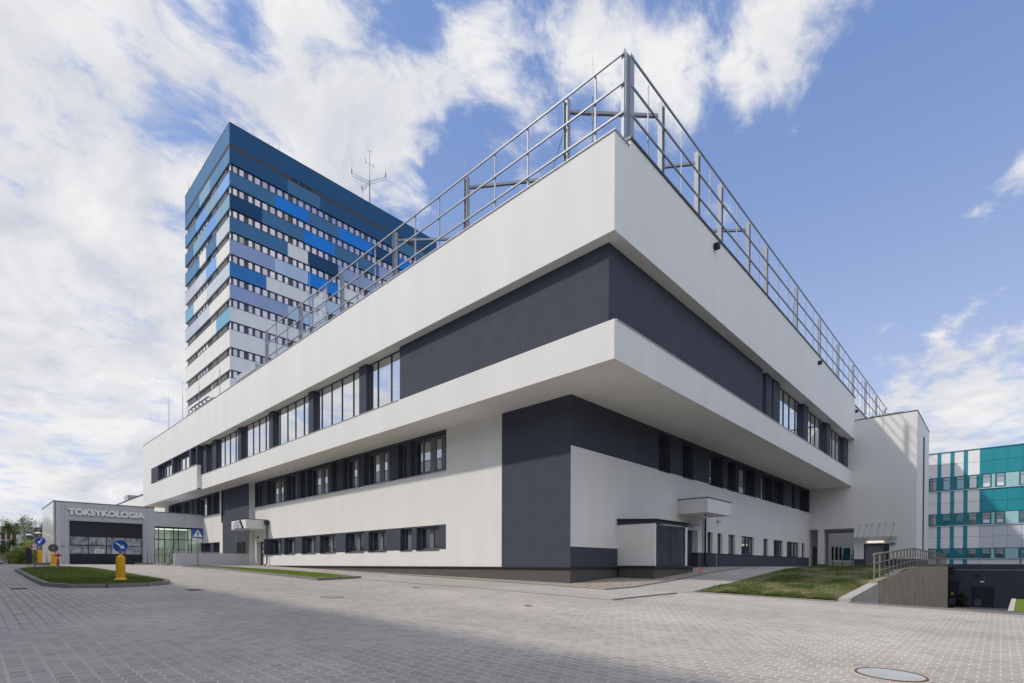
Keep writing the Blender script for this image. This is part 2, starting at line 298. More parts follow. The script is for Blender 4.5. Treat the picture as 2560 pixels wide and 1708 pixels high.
# ------------------------------------------------------------------ mesh helpers
class MB:
    def __init__(s): s.v = []; s.f = []
    def quad(s, *p):
        i = len(s.v); s.v += [tuple(q) for q in p]; s.f.append(tuple(range(i, i+len(p))))
    def box(s, x0, x1, y0, y1, z0, z1):
        if x1 < x0: x0, x1 = x1, x0
        if y1 < y0: y0, y1 = y1, y0
        if z1 < z0: z0, z1 = z1, z0
        s.prism([(x0, y0), (x1, y0), (x1, y1), (x0, y1)], z0, z1)
    def prism(s, poly, z0, z1):
        n = len(poly); i = len(s.v)
        g0 = z0 if callable(z0) else (lambda x, y: z0); g1 = z1 if callable(z1) else (lambda x, y: z1)
        s.v += [(x, y, g0(x, y)) for x, y in poly]+[(x, y, g1(x, y)) for x, y in poly]
        s.f.append(tuple(range(i+n-1, i-1, -1))); s.f.append(tuple(range(i+n, i+2*n)))
        for k in range(n): s.f.append((i+k, i+(k+1) % n, i+n+(k+1) % n, i+n+k))
    def tube(s, a, b, r0, r1=None, n=8, rot=0.0):
        a = Vector(a); b = Vector(b); r1 = r0 if r1 is None else r1
        d = (b-a).normalized(); up = Vector((0, 0, 1)) if abs(d.z) < .95 else Vector((1, 0, 0))
        x = d.cross(up).normalized(); y = d.cross(x); i = len(s.v)
        for c, rr in ((a, r0), (b, r1)):
            for k in range(n):
                t = 2*math.pi*k/n+rot; p = c+x*math.cos(t)*rr+y*math.sin(t)*rr; s.v.append(tuple(p))
        for k in range(n): s.f.append((i+k, i+(k+1) % n, i+n+(k+1) % n, i+n+k))
        s.f.append(tuple(range(i+n-1, i-1, -1))); s.f.append(tuple(range(i+n, i+2*n)))
    def beam(s, a, b, wd, ht):                     # square bar
        s.tube(a, b, math.hypot(wd, ht)/2 if wd == ht else max(wd, ht)*.6, n=4, rot=math.pi/4)
    def lathe(s, prof, c, n=24):
        i = len(s.v); m_ = len(prof)
        for rr, z in prof:
            for k in range(n):
                t = 2*math.pi*k/n; s.v.append((c[0]+rr*math.cos(t), c[1]+rr*math.sin(t), c[2]+z))
        for j in range(m_-1):
            for k in range(n): s.f.append((i+j*n+k, i+j*n+(k+1) % n, i+(j+1)*n+(k+1) % n, i+(j+1)*n+k))
        s.f.append(tuple(range(i+n-1, i-1, -1))); s.f.append(tuple(range(i+(m_-1)*n, i+m_*n)))
    def build(s, name, material, parent=None, smooth=False, **props):
        me = bpy.data.meshes.new(name); me.from_pydata(s.v, [], s.f); me.update()
        me.materials.append(MAT[material])
        if smooth: me.shade_smooth()
        o = bpy.data.objects.new(name, me); C.objects.link(o)
        if parent is not None: o.parent = parent; o.matrix_parent_inverse = parent.matrix_world.inverted()
        for k, v in props.items(): o[k] = v
        return o
def thing(name, label, cat, loc=(0, 0, 0), group=None):
    o = bpy.data.objects.new(name, None); C.objects.link(o); o.location = loc
    o.matrix_world = Matrix.Translation(loc)
    o['label'] = label; o['category'] = cat
    if group: o['group'] = group
    return o
def tag(o, label, cat, group=None):
    o['label'] = label; o['category'] = cat
    if group: o['group'] = group
    return o
def boxo(name, b, m, parent=None, **k):
    q = MB(); q.box(*b); return q.build(name, m, parent, **k)
def P(kind, c, u_, z_, d=0.):
    return (u_, c+d, z_) if kind == 'y' else (c-d, u_, z_)
def pbox(q, kind, c, u0, u1, z0, z1, d0, d1):
    if kind == 'y': q.box(u0, u1, c+d0, c+d1, z0, z1)
    else: q.box(c-d1, c-d0, u0, u1, z0, z1)
def wall(q, kind, c, reg, holes=(), reveal=True):
    """front faces of a wall region with openings, and the openings' reveals"""
    u0, u1, z0, z1 = reg
    hs = [h for h in holes if h[0] < u1-1e-6 and h[1] > u0+1e-6 and h[2] < z1-1e-6 and h[3] > z0+1e-6]
    us = sorted({u0, u1, *[min(max(v, u0), u1) for h in hs for v in h[:2]]}); zs = sorted({z0, z1, *[min(max(v, z0), z1) for h in hs for v in h[2:4]]})
    for a, b in zip(us, us[1:]):
        for e, g in zip(zs, zs[1:]):
            cu, cz = (a+b)/2, (e+g)/2
            if any(h[0] < cu < h[1] and h[2] < cz < h[3] for h in hs): continue
            q.quad(P(kind, c, a, e), P(kind, c, b, e), P(kind, c, b, g), P(kind, c, a, g))
    if reveal:
        for h in hs:
            a, b, e, g = max(h[0], u0), min(h[1], u1), max(h[2], z0), min(h[3], z1); d = h[4] if len(h) > 4 else .35
            if h[0] >= u0-1e-6: q.quad(P(kind, c, a, e), P(kind, c, a, g), P(kind, c, a, g, d), P(kind, c, a, e, d))
            if h[1] <= u1+1e-6: q.quad(P(kind, c, b, e), P(kind, c, b, g), P(kind, c, b, g, d), P(kind, c, b, e, d))
            if h[3] <= z1+1e-6: q.quad(P(kind, c, a, g), P(kind, c, b, g), P(kind, c, b, g, d), P(kind, c, a, g, d))
            if h[2] >= z0-1e-6: q.quad(P(kind, c, a, e), P(kind, c, b, e), P(kind, c, b, e, d), P(kind, c, a, e, d))
def window(parent, kind, c, h, muls=(), fw=.07, frame='frame_dark', pane='glass_window', wide=(), sill=True, blind=0, transom=None, d=None):
    u0, u1, z0, z1 = h[:4]; d = (h[4] if len(h) > 4 else .35) if d is None else d
    q = MB(); t = .06
    pbox(q, kind, c, u0, u0+fw, z0, z1, d-t, d+.01); pbox(q, kind, c, u1-fw, u1, z0, z1, d-t, d+.01)
    pbox(q, kind, c, u0+fw, u1-fw, z0, z0+fw, d-t, d+.01); pbox(q, kind, c, u0+fw, u1-fw, z1-fw, z1, d-t, d+.01)
    for k, m_ in enumerate(muls):
        ww = wide[k] if k < len(wide) else fw*.8
        pbox(q, kind, c, m_-ww/2, m_+ww/2, z0+fw, z1-fw, d-t-.01, d+.01)
    if transom: pbox(q, kind, c, u0+fw, u1-fw, transom-.03, transom+.03, d-t-.005, d+.005)
    o = q.build('window', frame, parent)
    q = MB(); pbox(q, kind, c, u0+fw*.5, u1-fw*.5, z0+fw*.5, z1-fw*.5, d-.02, d+.005); q.build('pane', pane, o)
    if sill:
        q = MB(); pbox(q, kind, c, u0-.03, u1+.03, z0-.04, z0-.003, -.05, d-t); q.build('sill', 'dark_metal' if sill is True else sill, o)
    return o

# ------------------------------------------------------------------ ground
def G(x, y):
    g = .79-(.021 if x < 0 else .029)*min(x, 30)+.01*max(min(y, 0), -60)
    if x < 0: g = min(g, 1.58)
    if y > 0 and x > -1:
        s = [(0, 0), (3.9, .27), (8.1, .63), (12, .9), (17, 1.0), (400, 1.0)]
        for (a, sa), (b_, sb) in zip(s, s[1:]):
            if a <= y <= b_: k = sa+(sb-sa)*(y-a)/(b_-a); break
        g = g*(1-k)+1.56*k
    return g
xs = [-400, -200, -130]+[-130+2*i for i in range(1, 60)]+[-10+i for i in range(0, 20)]+[10, 10.55]+[11+i for i in range(0, 30)]+[50, 80, 150, 400]
ys = [-400, -200, -100, -70, -50, -40]+[-38+i for i in range(38)]+[0, .1, 1, 2, 3, 3.9, 5, 6, 7, 8.1, 10, 12, 14.5, 17, 20, 30, 39, 60, 90, 150, 400]
xs = sorted(set(xs)); ys = sorted(set(ys))
q = MB(); idx = {}
for i, x in enumerate(xs):
    for j, y in enumerate(ys): idx[i, j] = len(q.v); q.v.append((x, y, G(x, y)))
for i in range(len(xs)-1):
    for j in range(len(ys)-1):
        if xs[i] >= 10.54 and ys[j] >= .09 and xs[i+1] <= 81 and ys[j+1] <= 150.1: continue
        q.f.append((idx[i, j], idx[i+1, j], idx[i+1, j+1], idx[i, j+1]))
q.build('paved_yard', 'paving_yard', kind='structure')
# lower service yard beyond the kerb
q = MB(); q.quad((10.55, .1, -2.0), (80, .1, -2.0), (80, 80, -2.6), (10.55, 80, -2.6))
q.quad((10.55, .1, -2.0), (80, .1, -2.0), (80, .1, G(80, .1)), (10.55, .1, G(10.55, .1)))
q.build('lower_yard', 'asphalt', kind='structure')
q = MB(); q.quad((-1500, -1500, -8), (1500, -1500, -8), (1500, 1500, -8), (-1500, 1500, -8)); q.build('ground', 'lawn_trim', kind='structure')

def sheet(name, poly_fn, x0, x1, y0, y1, nx, ny, h, material, kind='structure', warp=None):
    q = MB()
    for i in range(nx+1):
        for j in range(ny+1):
            a, b_ = i/nx, j/ny; x, y = poly_fn(a, b_)
            q.v.append((x, y, G(x, y)+h+(warp(x, y) if warp else 0)))
    for i in range(nx):
        for j in range(ny): k = i*(ny+1)+j; q.f.append((k, k+ny+1, k+ny+2, k+1))
    return q.build(name, material, kind=kind)
def rect(x0, x1, y0, y1): return lambda a, b_: (x0+(x1-x0)*a, y0+(y1-y0)*b_)
sheet('lawn', rect(5.62, 10.2, .3, 38.4), 0, 0, 0, 0, 20, 60, .03, 'lawn_patchy', warp=lambda x, y: .012*math.sin(x*2.1+y)*math.sin(y*1.3))
sheet('walkway', rect(3.1, 5.55, -1.9, 39), 0, 0, 0, 0, 4, 60, .006, 'paving_walk')
sheet('walkway', lambda a, b_: (-34+40*a*1.0, -5.3+(3.4+1.5*(1-a))*b_), 0, 0, 0, 0, 60, 4, .006, 'paving_walk')
sheet('gravel_strip', rect(0.0, 3.0, -1.85, 13.0), 0, 0, 0, 0, 8, 40, .018, 'gravel')
sheet('gravel_strip', lambda a, b_: (-20+20*a, -(.25+1.6*a)*(1-b_)), 0, 0, 0, 0, 30, 3, .018, 'gravel')
# kerbs as runs of kerb stones following the ground
def kerb(pts, wd=.1, h=.1, seg=1.0, z=None, material='kerb_stone', gap=.006):
    q = MB()
    for a, b_ in zip(pts, pts[1:]):
        a = Vector(a); b_ = Vector(b_); Ln = (b_-a).length; n = max(1, round(Ln/seg)); d = (b_-a)/Ln; pr = Vector((-d.y, d.x))*wd/2
        for k in range(n):
            p = a+d*(Ln*k/n+gap/2); p2 = a+d*(Ln*(k+1)/n-gap/2)
            q.prism([tuple(p-pr), tuple(p2-pr), tuple(p2+pr), tuple(p+pr)], lambda x, y: G(x, y)-.08, lambda x, y: G(x, y)+h)
    return q
kerb([(3.05, -1.9), (3.05, 12.5)], .08, .05).build('kerb', 'kerb_stone', kind='structure')
kerb([(5.58, -5.3), (5.58, -1.25)], .08, .045).build('kerb', 'kerb_stone', kind='structure')
kerb([(5.6, .05), (5.6, 37)], .08, .02).build('kerb', 'kerb_stone', kind='structure')
kerb([(5.6, .05), (10.2, .05)], .1, .02).build('kerb', 'kerb_stone', kind='structure')
kerb([(10.55, .02), (40, .02)], .16, .03).build('kerb', 'kerb_stone', kind='structure')
kerb([(-8.6, -5.32), (5.5, -5.32)], .08, .012).build('kerb', 'kerb_stone', kind='structure')
kerb([(-19, -.3), (-8.7, -1.0), (3.0, -1.9)], .06, .03).build('kerb', 'kerb_stone', kind='structure')
# left island
ISL = [(-10.39, -12.91), (-8.75, -13.35), (-8.05, -14.1), (-7.95, -15.2), (-8.5, -16.1), (-10.0, -16.55), (-14, -16.6), (-27.0, -16.5), (-30.3, -16.0), (-32.4, -14.9), (-32.2, -13.7), (-30.4, -12.85), (-24, -12.75), (-17, -12.8)]
kerb(ISL+[ISL[0]], .16, .13, 1.0).build('kerb', 'kerb_stone', kind='structure')
def lawn_poly(name, poly, h, material):
    cx = sum(p[0] for p in poly)/len(poly); cy = sum(p[1] for p in poly)/len(poly)
    q = MB(); n = len(poly); R = 6
    for k in range(n):
        for j in range(1, R+1): x = cx+(poly[k][0]-cx)*j/R; y = cy+(poly[k][1]-cy)*j/R; q.v.append((x, y, G(x, y)+h))
    q.v.append((cx, cy, G(cx, cy)+h)); c0 = len(q.v)-1
    for k in range(n):
        k2 = (k+1) % n; q.f.append((c0, k*R, k2*R))
        for j in range(R-1): q.f.append((k*R+j, k*R+j+1, k2*R+j+1, k2*R+j))
    return q.build(name, material, kind='structure')
lawn_poly('island_lawn', ISL, .10, 'lawn_trim')
STR = [(-34.1, -5.3), (-27.5, -4.4), (-21.2, -4.0), (-15, -4.2), (-9.4, -4.9), (-8.5, -7.5), (-15.9, -6.95), (-25.8, -6.3), (-33.3, -6.7)]
lawn_poly('strip_lawn', STR, .07, 'lawn_sunny')
kerb([STR[4], STR[5], STR[6], STR[7], STR[8], STR[0]], .14, .11, 1.0).build('kerb', 'kerb_stone', kind='structure')
kerb(STR[:5], .06, .05, 1.0).build('kerb', 'kerb_stone', kind='structure')

def inside(poly, x, y):
    c = False; n = len(poly)
    for i in range(n):
        x1, y1 = poly[i]; x2, y2 = poly[(i+1) % n]
        if (y1 > y) != (y2 > y) and x < (x2-x1)*(y-y1)/(y2-y1)+x1: c = not c
    return c
def blades(name, label, pts, hmin, hmax, wdt, material, base):
    q = MB()
    for x, y, s in pts:
        a = random.uniform(0, 6.28); h = random.uniform(hmin, hmax)*s; dx, dy = math.cos(a)*wdt/2, math.sin(a)*wdt/2
        lx, ly = random.gauss(0, .3)*h, random.gauss(0, .3)*h; z = G(x, y)+base
        i = len(q.v); q.v += [(x-dx, y-dy, z), (x+dx, y+dy, z), (x+lx, y+ly, z+h)]; q.f.append((i, i+1, i+2))
    o = q.build(name, material); o['kind'] = 'stuff'; o['label'] = label; o['category'] = 'grass'; return o
pts = []
while len(pts) < 26000:
    x = random.uniform(-32, -8); y = random.uniform(-16.6, -12.7)
    if random.random() < .35: x = random.uniform(-14, -8)
    if inside(ISL, x, y): pts.append((x, y, 1))
blades('grass', 'short mown grass on the kerbed island beside the yellow bollard', pts, .02, .05, .02, 'grass_shade', .10)
pts = []
while len(pts) < 9000:
    x = random.uniform(-34, -8.5); y = random.uniform(-7.6, -4)
    if inside(STR, x, y): pts.append((x, y, 1))
blades('grass', 'sunlit grass of the narrow strip before the white facade', pts, .02, .05, .025, 'grass_sun', .07)
from mathutils import noise as mn
pts = []
while len(pts) < 34000:
    x = random.uniform(5.68, 10.2); y = .3+38*random.random()**1.9
    v = mn.noise((x*.8, y*.55, 3.3))+.5*mn.noise((x*2.6, y*2.2, 7))
    if v > -.28+.85*random.random()-.010*y: pts.append((x, y, 1+max(0, v)*1.4))
blades('grass', 'patchy weedy grass on bare soil below the white stair block', pts, .02, .07, .018, 'grass_shade', .03)
# loose pebbles over the gravel
q = MB()
for k in range(5200):
    if random.random() < .75: x = random.uniform(.02, 2.98); y = random.uniform(-1.8, 8)
    else: x = random.uniform(-14, 0); y = -random.uniform(0, .25+1.6*(x+20)/20)
    if y > 3.8 and x < 2.1: continue
    s = random.uniform(.012, .028); z = G(x, y)+.018+s*.3; a = random.uniform(0, 6.3); ca, sa = math.cos(a)*s, math.sin(a)*s
    i = len(q.v); q.v += [(x+ca, y+sa, z), (x-sa*.7, y+ca*.7, z), (x-ca, y-sa, z), (x+sa*.7, y-ca*.7, z), (x, y, z+s*.6), (x, y, z-s*.6)]
    q.f += [(i, i+1, i+4), (i+1, i+2, i+4), (i+2, i+3, i+4), (i+3, i, i+4), (i, i+1, i+5), (i+1, i+2, i+5), (i+2, i+3, i+5), (i+3, i, i+5)]
o = q.build('pebbles', 'gravel'); o['kind'] = 'stuff'; o['label'] = 'loose beige pebbles along the grey plinth corner'; o['category'] = 'gravel'
# manholes and drains
def manhole(x, y, rr, label, cover='plaster_grey', rim='rust'):
    t = thing('manhole_cover', label, 'manhole', (x, y, G(x, y)))
    sx = (G(x+.5, y)-G(x-.5, y)); sy = (G(x, y+.5)-G(x, y-.5))
    def disc(r0, r1, z0, name, m_):
        q = MB(); n = 40
        for k in range(n):
            a, b_ = 2*math.pi*k/n, 2*math.pi*(k+1)/n
            pp = [(math.cos(t_)*R_, math.sin(t_)*R_) for t_, R_ in ((a, r1), (b_, r1), (b_, r0), (a, r0))]
            q.quad(*[(x+p[0], y+p[1], G(x, y)+z0+p[0]*sx+p[1]*sy) for p in pp])
            q.quad(*[(x+p[0], y+p[1], G(x, y)+zz+p[0]*sx+p[1]*sy) for p, zz in ((pp[0], z0), (pp[1], z0), (pp[1], z0-.03), (pp[0], z0-.03))])
        q.build(name, m_, t)
    disc(0.001, rr*.90, .014, 'cover', cover); disc(rr*.905, rr*.965, .018, 'rim', rim); disc(rr*.97, rr*1.08, .008, 'bedding', 'beige_wall')
    return t
mat('rust', (.20, .11, .07), .9, .2, var=.35, scale=9); mat('steel_cover', (.44, .445, .44), .9, .0, var=.12, scale=3, bump=.3)
manhole(12.95, -10.9, .37, 'large round steel manhole cover with rusty rim in the near paving', 'steel_cover')
manhole(.06, -11.28, .34, 'round manhole cover at the shadow edge in the sunlit paving', 'plaster_grey', 'rust')
manhole(5.1, -8.57, .10, 'small rusty valve cap in the middle of the paving', 'rust', 'rust')
manhole(-9.84, -3.37, .12, 'small rusty cap in the walkway beside the grass strip tip', 'rust', 'rust')
manhole(-1.8, -7.04, .14, 'small dark cap in the paving off the walkway edge', 'rust', 'rust')
def drain(x, y, lx, ly, label):
    t = thing('drain_grate', label, 'drain', (x, y, G(x, y)))
    q = MB()
    q.prism([(x-lx, y-ly), (x+lx, y-ly), (x+lx, y+ly), (x-lx, y+ly)], lambda a, b_: G(a, b_)-.02, lambda a, b_: G(a, b_)+.006); q.build('frame', 'black', t)
    q = MB(); n = 8
    for k in range(n):
        a = x-lx+.03+(2*lx-.06)*(k+.2)/n; q.prism([(a, y-ly+.03), (a+.02, y-ly+.03), (a+.02, y+ly-.03), (a, y+ly-.03)], lambda a, b_: G(a, b_)-.02, lambda a, b_: G(a, b_)+.012)
    q.build('grate', 'rust', t)
drain(-5.25, -13.32, .3, .2, 'rectangular drain grate near the tip of the kerbed island')
drain(-8.93, -17.3, .3, .2, 'drain grate in the shaded paving before the island kerb')

# ------------------------------------------------------------------ main hospital block
H = thing('hospital_building', 'long white hospital block with dark window bands and wide overhanging upper storey', 'building')
X1, Y1 = 3.78, -2.494; X2, Y2 = 3.56, -2.123; XR, YR = 3.24, -2.013; YE = 39.23; XL = -68.0; XS = -44.95
# openings
LRz = (6.93, 9.06)
lowL = [(-12.06, -8.68), (-13.36, -12.49), (-18.06+.71, -14.28), (-20.2, -18.06), (-21.84, -20.93), (-25.76, -22.31), (-27.03, -26.12), (-29.53, -27.68), (-33.65, -30.24), (-36.55, -34.39)]
lowL = [(a, b, *LRz, .42) for a, b in lowL]
grL = [(a, b, 2.50, 3.82, .38) for a, b in ((-33.1, -30.6), (-30.1, -28.0), (-26.75, -24.29), (-23.67, -21.2), (-19.83, -17.36), (-16.76, -14.65), (-13.09, -11.88), (-11.42, -9.31))]
doorL = (-36.2, -34.54, 1.3, 3.73, .5)
holesL = lowL+grL+[doorL]
q = MB()
wall(q, 'y', 0, (-36.8, -4.3, 1.53, 9.2), holesL+[(-36.6, -8.66, 6.9, 9.2), (-34.47, -8.67, 2.5, 3.9)], False)
# upper strip above the ribbon and reveals of the white wall
q.build('wall', 'plaster_white', H)
q = MB(); wall(q, 'y', 0, (-36.6, -8.66, 6.9, 9.2), lowL); q.build('dark_panel', 'plaster_dark', H)
q = MB(); wall(q, 'y', 0, (-34.47, -8.67, 2.5, 3.9), grL)
q.build('dark_panel', 'plaster_dark', H)
q = MB(); q.quad((-36.6, 0, 6.9), (-36.6, 0, 9.06), (-36.6, .42, 9.06), (-36.6, .42, 6.9)); wall(q, 'y', 0, (-36.2, -34.54, 1.3, 3.73), [doorL]); q.build('reveal', 'plaster_white', H)
q = MB(); wall(q, 'y', 0, (-4.3, 0, 1.53, 9.2)); q.build('dark_panel', 'plaster_dark', H, label='tall dark corner panel')
# small dark joint behind the piers
for h in lowL:
    wd_ = h[1]-h[0]; muls = []; wide = []
    if wd_ > 3: muls = [h[0]+wd_*.24, h[0]+wd_*.52, h[0]+wd_*.80]; wide = [.10, .50, .34]
    elif wd_ > 2: muls = [h[0]+wd_*.38, h[0]+wd_*.72]; wide = [.12, .40]
    elif wd_ > 1.2: muls = [h[0]+wd_*.55]; wide = [.35]
    window(H, 'y', 0, h, muls, .07, 'frame_grey', 'glass_window', wide, sill='coping_light')
for i, h in enumerate(grL):
    wd_ = h[1]-h[0]; muls = [h[0]+wd_*.5] if wd_ > 1.8 else [h[0]+wd_*.45]; window(H, 'y', 0, h, muls, .08, 'frame_grey', 'glass_dark', [.36], sill='dark_metal')
# entrance door on the left facade
q = MB(); pbox(q, 'y', 0, -36.2, -36.1, 1.45, 3.73, .4, .5); pbox(q, 'y', 0, -34.62, -34.54, 1.45, 3.73, .4, .5); pbox(q, 'y', 0, -36.1, -34.62, 3.63, 3.73, .4, .5); pbox(q, 'y', 0, -36.1, -34.62, 1.45, 1.58, .4, .5)
dr = q.build('door', 'frame_dark', H, label='dark framed glass door with white bands')
q = MB(); pbox(q, 'y', 0, -36.1, -34.62, 1.58, 3.63, .44, .46); q.build('pane', 'glass_dark', dr)
for z in (3.3, 2.72): q = MB(); pbox(q, 'y', 0, -35.95, -34.75, z, z+.16, .425, .435); q.build('band', 'letter_white', dr)
q = MB(); q.tube((-34.9, .33, 2.35), (-34.9, .33, 2.75), .02); q.box(-34.92, -34.88, .33, .44, 2.4, 2.43); q.box(-34.92, -34.88, .33, .44, 2.67, 2.7); q.build('handle', 'coping_light', dr)
# the bay west of the door
YB = -.433
bayU = [(a, b, 6.93, 9.03, .42) for a, b in ((-46.73, -45.0), (-48.6, -47.7), (-52.7, -49.1), (-54.3, -53.73), (-57.4, -55.47), (-61.1, -58.8), (-63.3, -61.6))]
bayG = [(a, b, 2.75, 3.9, .38) for a, b in ((-46.94, -44.97), (-49.9, -47.73), (-52.5, -50.8))]
q = MB(); wall(q, 'y', YB, (-66.5, -44.03, 1.2, 9.2), bayU+bayG+[(-64.6, -44.9, 6.9, 9.2), (-50.8, -44.9, 2.75, 3.95)], False); q.build('wall', 'plaster_white', H); q = MB()
q.quad((-36.8, YB, 1.2), (-36.8, 0, 1.2), (-36.8, 0, 9.2), (-36.8, YB, 9.2))
q.quad((-66.5, YB, 1.2), (-66.5, 20, 1.2), (-66.5, 20, 9.2), (-66.5, YB, 9.2))
q.build('wall', 'plaster_white', H)
q = MB(); wall(q, 'y', YB, (-64.6, -44.9, 6.9, 9.2), bayU); q.build('dark_panel', 'plaster_dark', H); q = MB(); wall(q, 'y', YB, (-50.8, -44.9, 2.75, 3.95), bayG); q.build('dark_panel', 'plaster_dark', H)
q = MB(); wall(q, 'y', YB, (-44.03, -36.8, 1.2, 5.9)); wall(q, 'y', YB, (-44.42, -36.8, 5.9, 9.2)); q.build('dark_panel', 'plaster_dark', H, label='tall dark panel beside the entrance canopy')
q = MB(); q.quad((-44.42, YB-.001, 5.9), (-44.03, YB-.001, 5.9), (-44.03, YB+.02, 5.9), (-44.42, YB+.02, 5.9)); q.build('joint', 'plaster_dark', H)
for h in bayU:
    wd_ = h[1]-h[0]; window(H, 'y', YB, h, [h[0]+wd_*.4, h[0]+wd_*.75] if wd_ > 2 else [h[0]+wd_*.5], .07, 'frame_grey', 'glass_window', [.12, .36], sill='coping_light')
for h in bayG: window(H, 'y', YB, h, [h[0]+1.0], .08, 'frame_grey', 'glass_dark', [.3])
# wall service box with two rods on the bay
o = boxo('service_hatch', (-39.85, -37.75, YB-.05, YB-.002, 2.66, 3.74), 'black', H)
for x in (-39.85, -37.8): q = MB(); q.tube((x, YB-.04, 3.74), (x, YB-.04, 4.3), .018); q.build('rod', 'coping_light', o)
# plinth and ledge
q = MB(); q.prism([(-34.4, .04), (-.04, .04), (-.04, 3.9), (-34.4, 3.9)], -1, 1.47); q.build('plinth', 'plinth_grey', H)
q = MB(); q.box(-34.4, .05, -.05, .10, 1.475, 1.528); q.box(-.10, .05, .10, 3.86, 1.475, 1.528); q.build('ledge', 'dark_metal', H)
# right facade (x = 0)
bandR = [(a, b, 6.95, 9.03, .45) for a, b in ((8.09, 9.44), (11.06, 12.53), (14.87, 17.24), (18.07, 19.6), (19.85, 23.62), (24.96, 27.95), (28.2, 30.86), (33.3, 34.22), (35.8, 38.9))]
grR = [(a, b, 2.45, 3.82, .22) for a, b in ((14.72, 15.54), (16.38, 17.21), (18.28, 19.58), (20.8, 23.47), (25.6, 26.81), (28.23, 30.78), (31.9, 35.78), (36.6, 37.8))]
doorR = (11.75, 13.24, 1.5, 3.81, .45)
q = MB(); wall(q, 'x', 0, (0, YE, 2.45, 6.95), grR+[doorR]); q.build('wall', 'plaster_white', H)
q = MB(); wall(q, 'x', 0, (0, YE, 6.95, 9.2), bandR); q.build('dark_panel', 'plaster_dark', H, label='dark band under the overhang, right facade')
q = MB(); wall(q, 'x', 0, (0, 3.87, 1.53, 2.45)); wall(q, 'x', 0, (3.87, YE, .9, 2.45), [doorR]); q.build('dark_panel', 'plaster_dark', H, label='dark base band of the right facade')
for h in bandR:
    wd_ = h[1]-h[0]; window(H, 'x', 0, h, [h[0]+wd_*.35, h[0]+wd_*.7] if wd_ > 2.4 else ([h[0]+wd_*.4] if wd_ > 2 else []), .06, 'frame_dark', 'glass_window', [.22, .22], sill='dark_metal')
for h in grR:
    wd_ = h[1]-h[0]; window(H, 'x', 0, h, [h[0]+wd_*.5, h[0]+wd_*.75] if wd_ > 2 else [], .07, 'frame_dark', 'glass_window' if wd_ > 2 else 'glass_dark', [.14, .14], sill='dark_metal')
q = MB(); pbox(q, 'x', 0, 11.75, 11.83, 1.55, 3.8, .38, .45); pbox(q, 'x', 0, 12.6, 13.24, 1.55, 3.8, .38, .45); pbox(q, 'x', 0, 11.83, 12.6, 3.7, 3.8, .38, .45)
dr = q.build('door', 'frame_dark', H, label='dark side entrance door behind the louvred box')
q = MB(); pbox(q, 'x', 0, 11.83, 12.6, 1.55, 3.7, .42, .44); q.build('pane', 'glass_dark', dr)
q = MB(); q.box(0, .5, 12.0, 12.5, 4.05, 4.12); q.box(0, .08, 12.15, 12.3, 3.95, 4.05); q.build('wall_lamp', 'coping_light', H)
q = MB(); q.box(0, .25, 16.2, 16.45, 4.55, 4.62); q.box(0, .05, 16.25, 16.4, 4.62, 4.75); q.build('wall_lamp', 'coping_light', H)
# core: back and inside of the lower storeys
q = MB(); q.box(-66.3, -.5, .55, 46.5, .5, 9.19); q.build('core', 'interior_dark', H)
# the overhanging storey: soffit, lower band, ribbon, fascia, roof
q = MB(); q.prism([(XS, Y2+.01), (X2-.01, Y2+.01), (X2-.01, YE), (-67.5, YE), (-67.5, Y1+.02), (XS, Y1+.02)], 9.2, 9.3); q.build('soffit', 'plaster_white', H)
q = MB()
q.box(XS, X2-.5, Y2, Y2+.5, 9.19, 10.64); q.box(X2-.5, X2, Y2, YE, 9.19, 10.64); q.build('parapet_band', 'plaster_white', H)
q = MB(); q.box(XS, -10.22, Y2-.03, YR+.3, 10.642, 10.665); q.box(XR-.3, X2+.03, -2.0, YE, 10.642, 10.672); q.build('sill_flashing', 'coping_light', H)
# upper ribbon
UZ = (10.67, 13.6)
q = MB(); q.box(-10.22, XR, YR, YR+.5, UZ[0], UZ[1]); q.box(XR-.5, XR, YR+.5, 15.02, *UZ); q.build('dark_panel', 'plaster_dark', H, label='long dark panel wrapping the upper corner')
for a, b in ((-14.51, -13.71), (-21.3, -20.56), (-28.15, -27.39), (-35.0, -34.19), (-41.76, -40.74), (-45.6, -43.69)):
    boxo('pier', (a, b, YR, YR+.34, *UZ), 'plaster_dark', H)
for a, b in ((15.75, 16.75), (17.1, 18.42), (24.1, 25.28), (31.0, 32.29), (37.6, 39.2)):
    boxo('pier', (XR-.34, XR, a, b, *UZ), 'plaster_dark', H)
def bays(edges, step, kind, c, d):
    for a, b in edges:
        n = max(1, round((b-a)/step)); muls = [a+(b-a)*k/n for k in range(1, n)]
        window(H, kind, c, (a, b, UZ[0], UZ[1], d), muls, .055, 'frame_dark', 'glass_mirror', sill=False)
for a, b, ml in ((-13.71, -10.22, (-12.77, -11.38)), (-20.56, -14.51, (-19.75, -18.37, -17.0, -15.57)), (-27.39, -21.3, (-26.61, -25.22, -23.85, -22.45)), (-34.19, -28.15, (-33.43, -32.0, -30.7, -29.33)), (-40.74, -35.0, (-40.43, -38.99, -37.57, -36.13)), (-43.69, -41.76, (-42.7,))):
    window(H, 'y', YR, (a, b, UZ[0], UZ[1], .27), ml, .055, 'frame_dark', 'glass_mirror', sill=False)
for a, b, ml in ((15.02, 15.75, ()), (16.75, 17.1, ()), (18.42, 24.1, (19.0, 19.97, 21.29, 22.77)), (25.28, 31.0, (26.0, 26.95, 28.22, 29.65)), (32.29, 37.6, (32.9, 33.93, 35.25, 36.75))):
    window(H, 'x', XR, (a, b, UZ[0], UZ[1], .27), ml, .055, 'frame_dark', 'glass_mirror', sill=False)
q = MB(); q.box(XS-.1, XR-.6, YR+.6, 38, 9.4, 16.8); q.build('core', 'interior_dark', H)
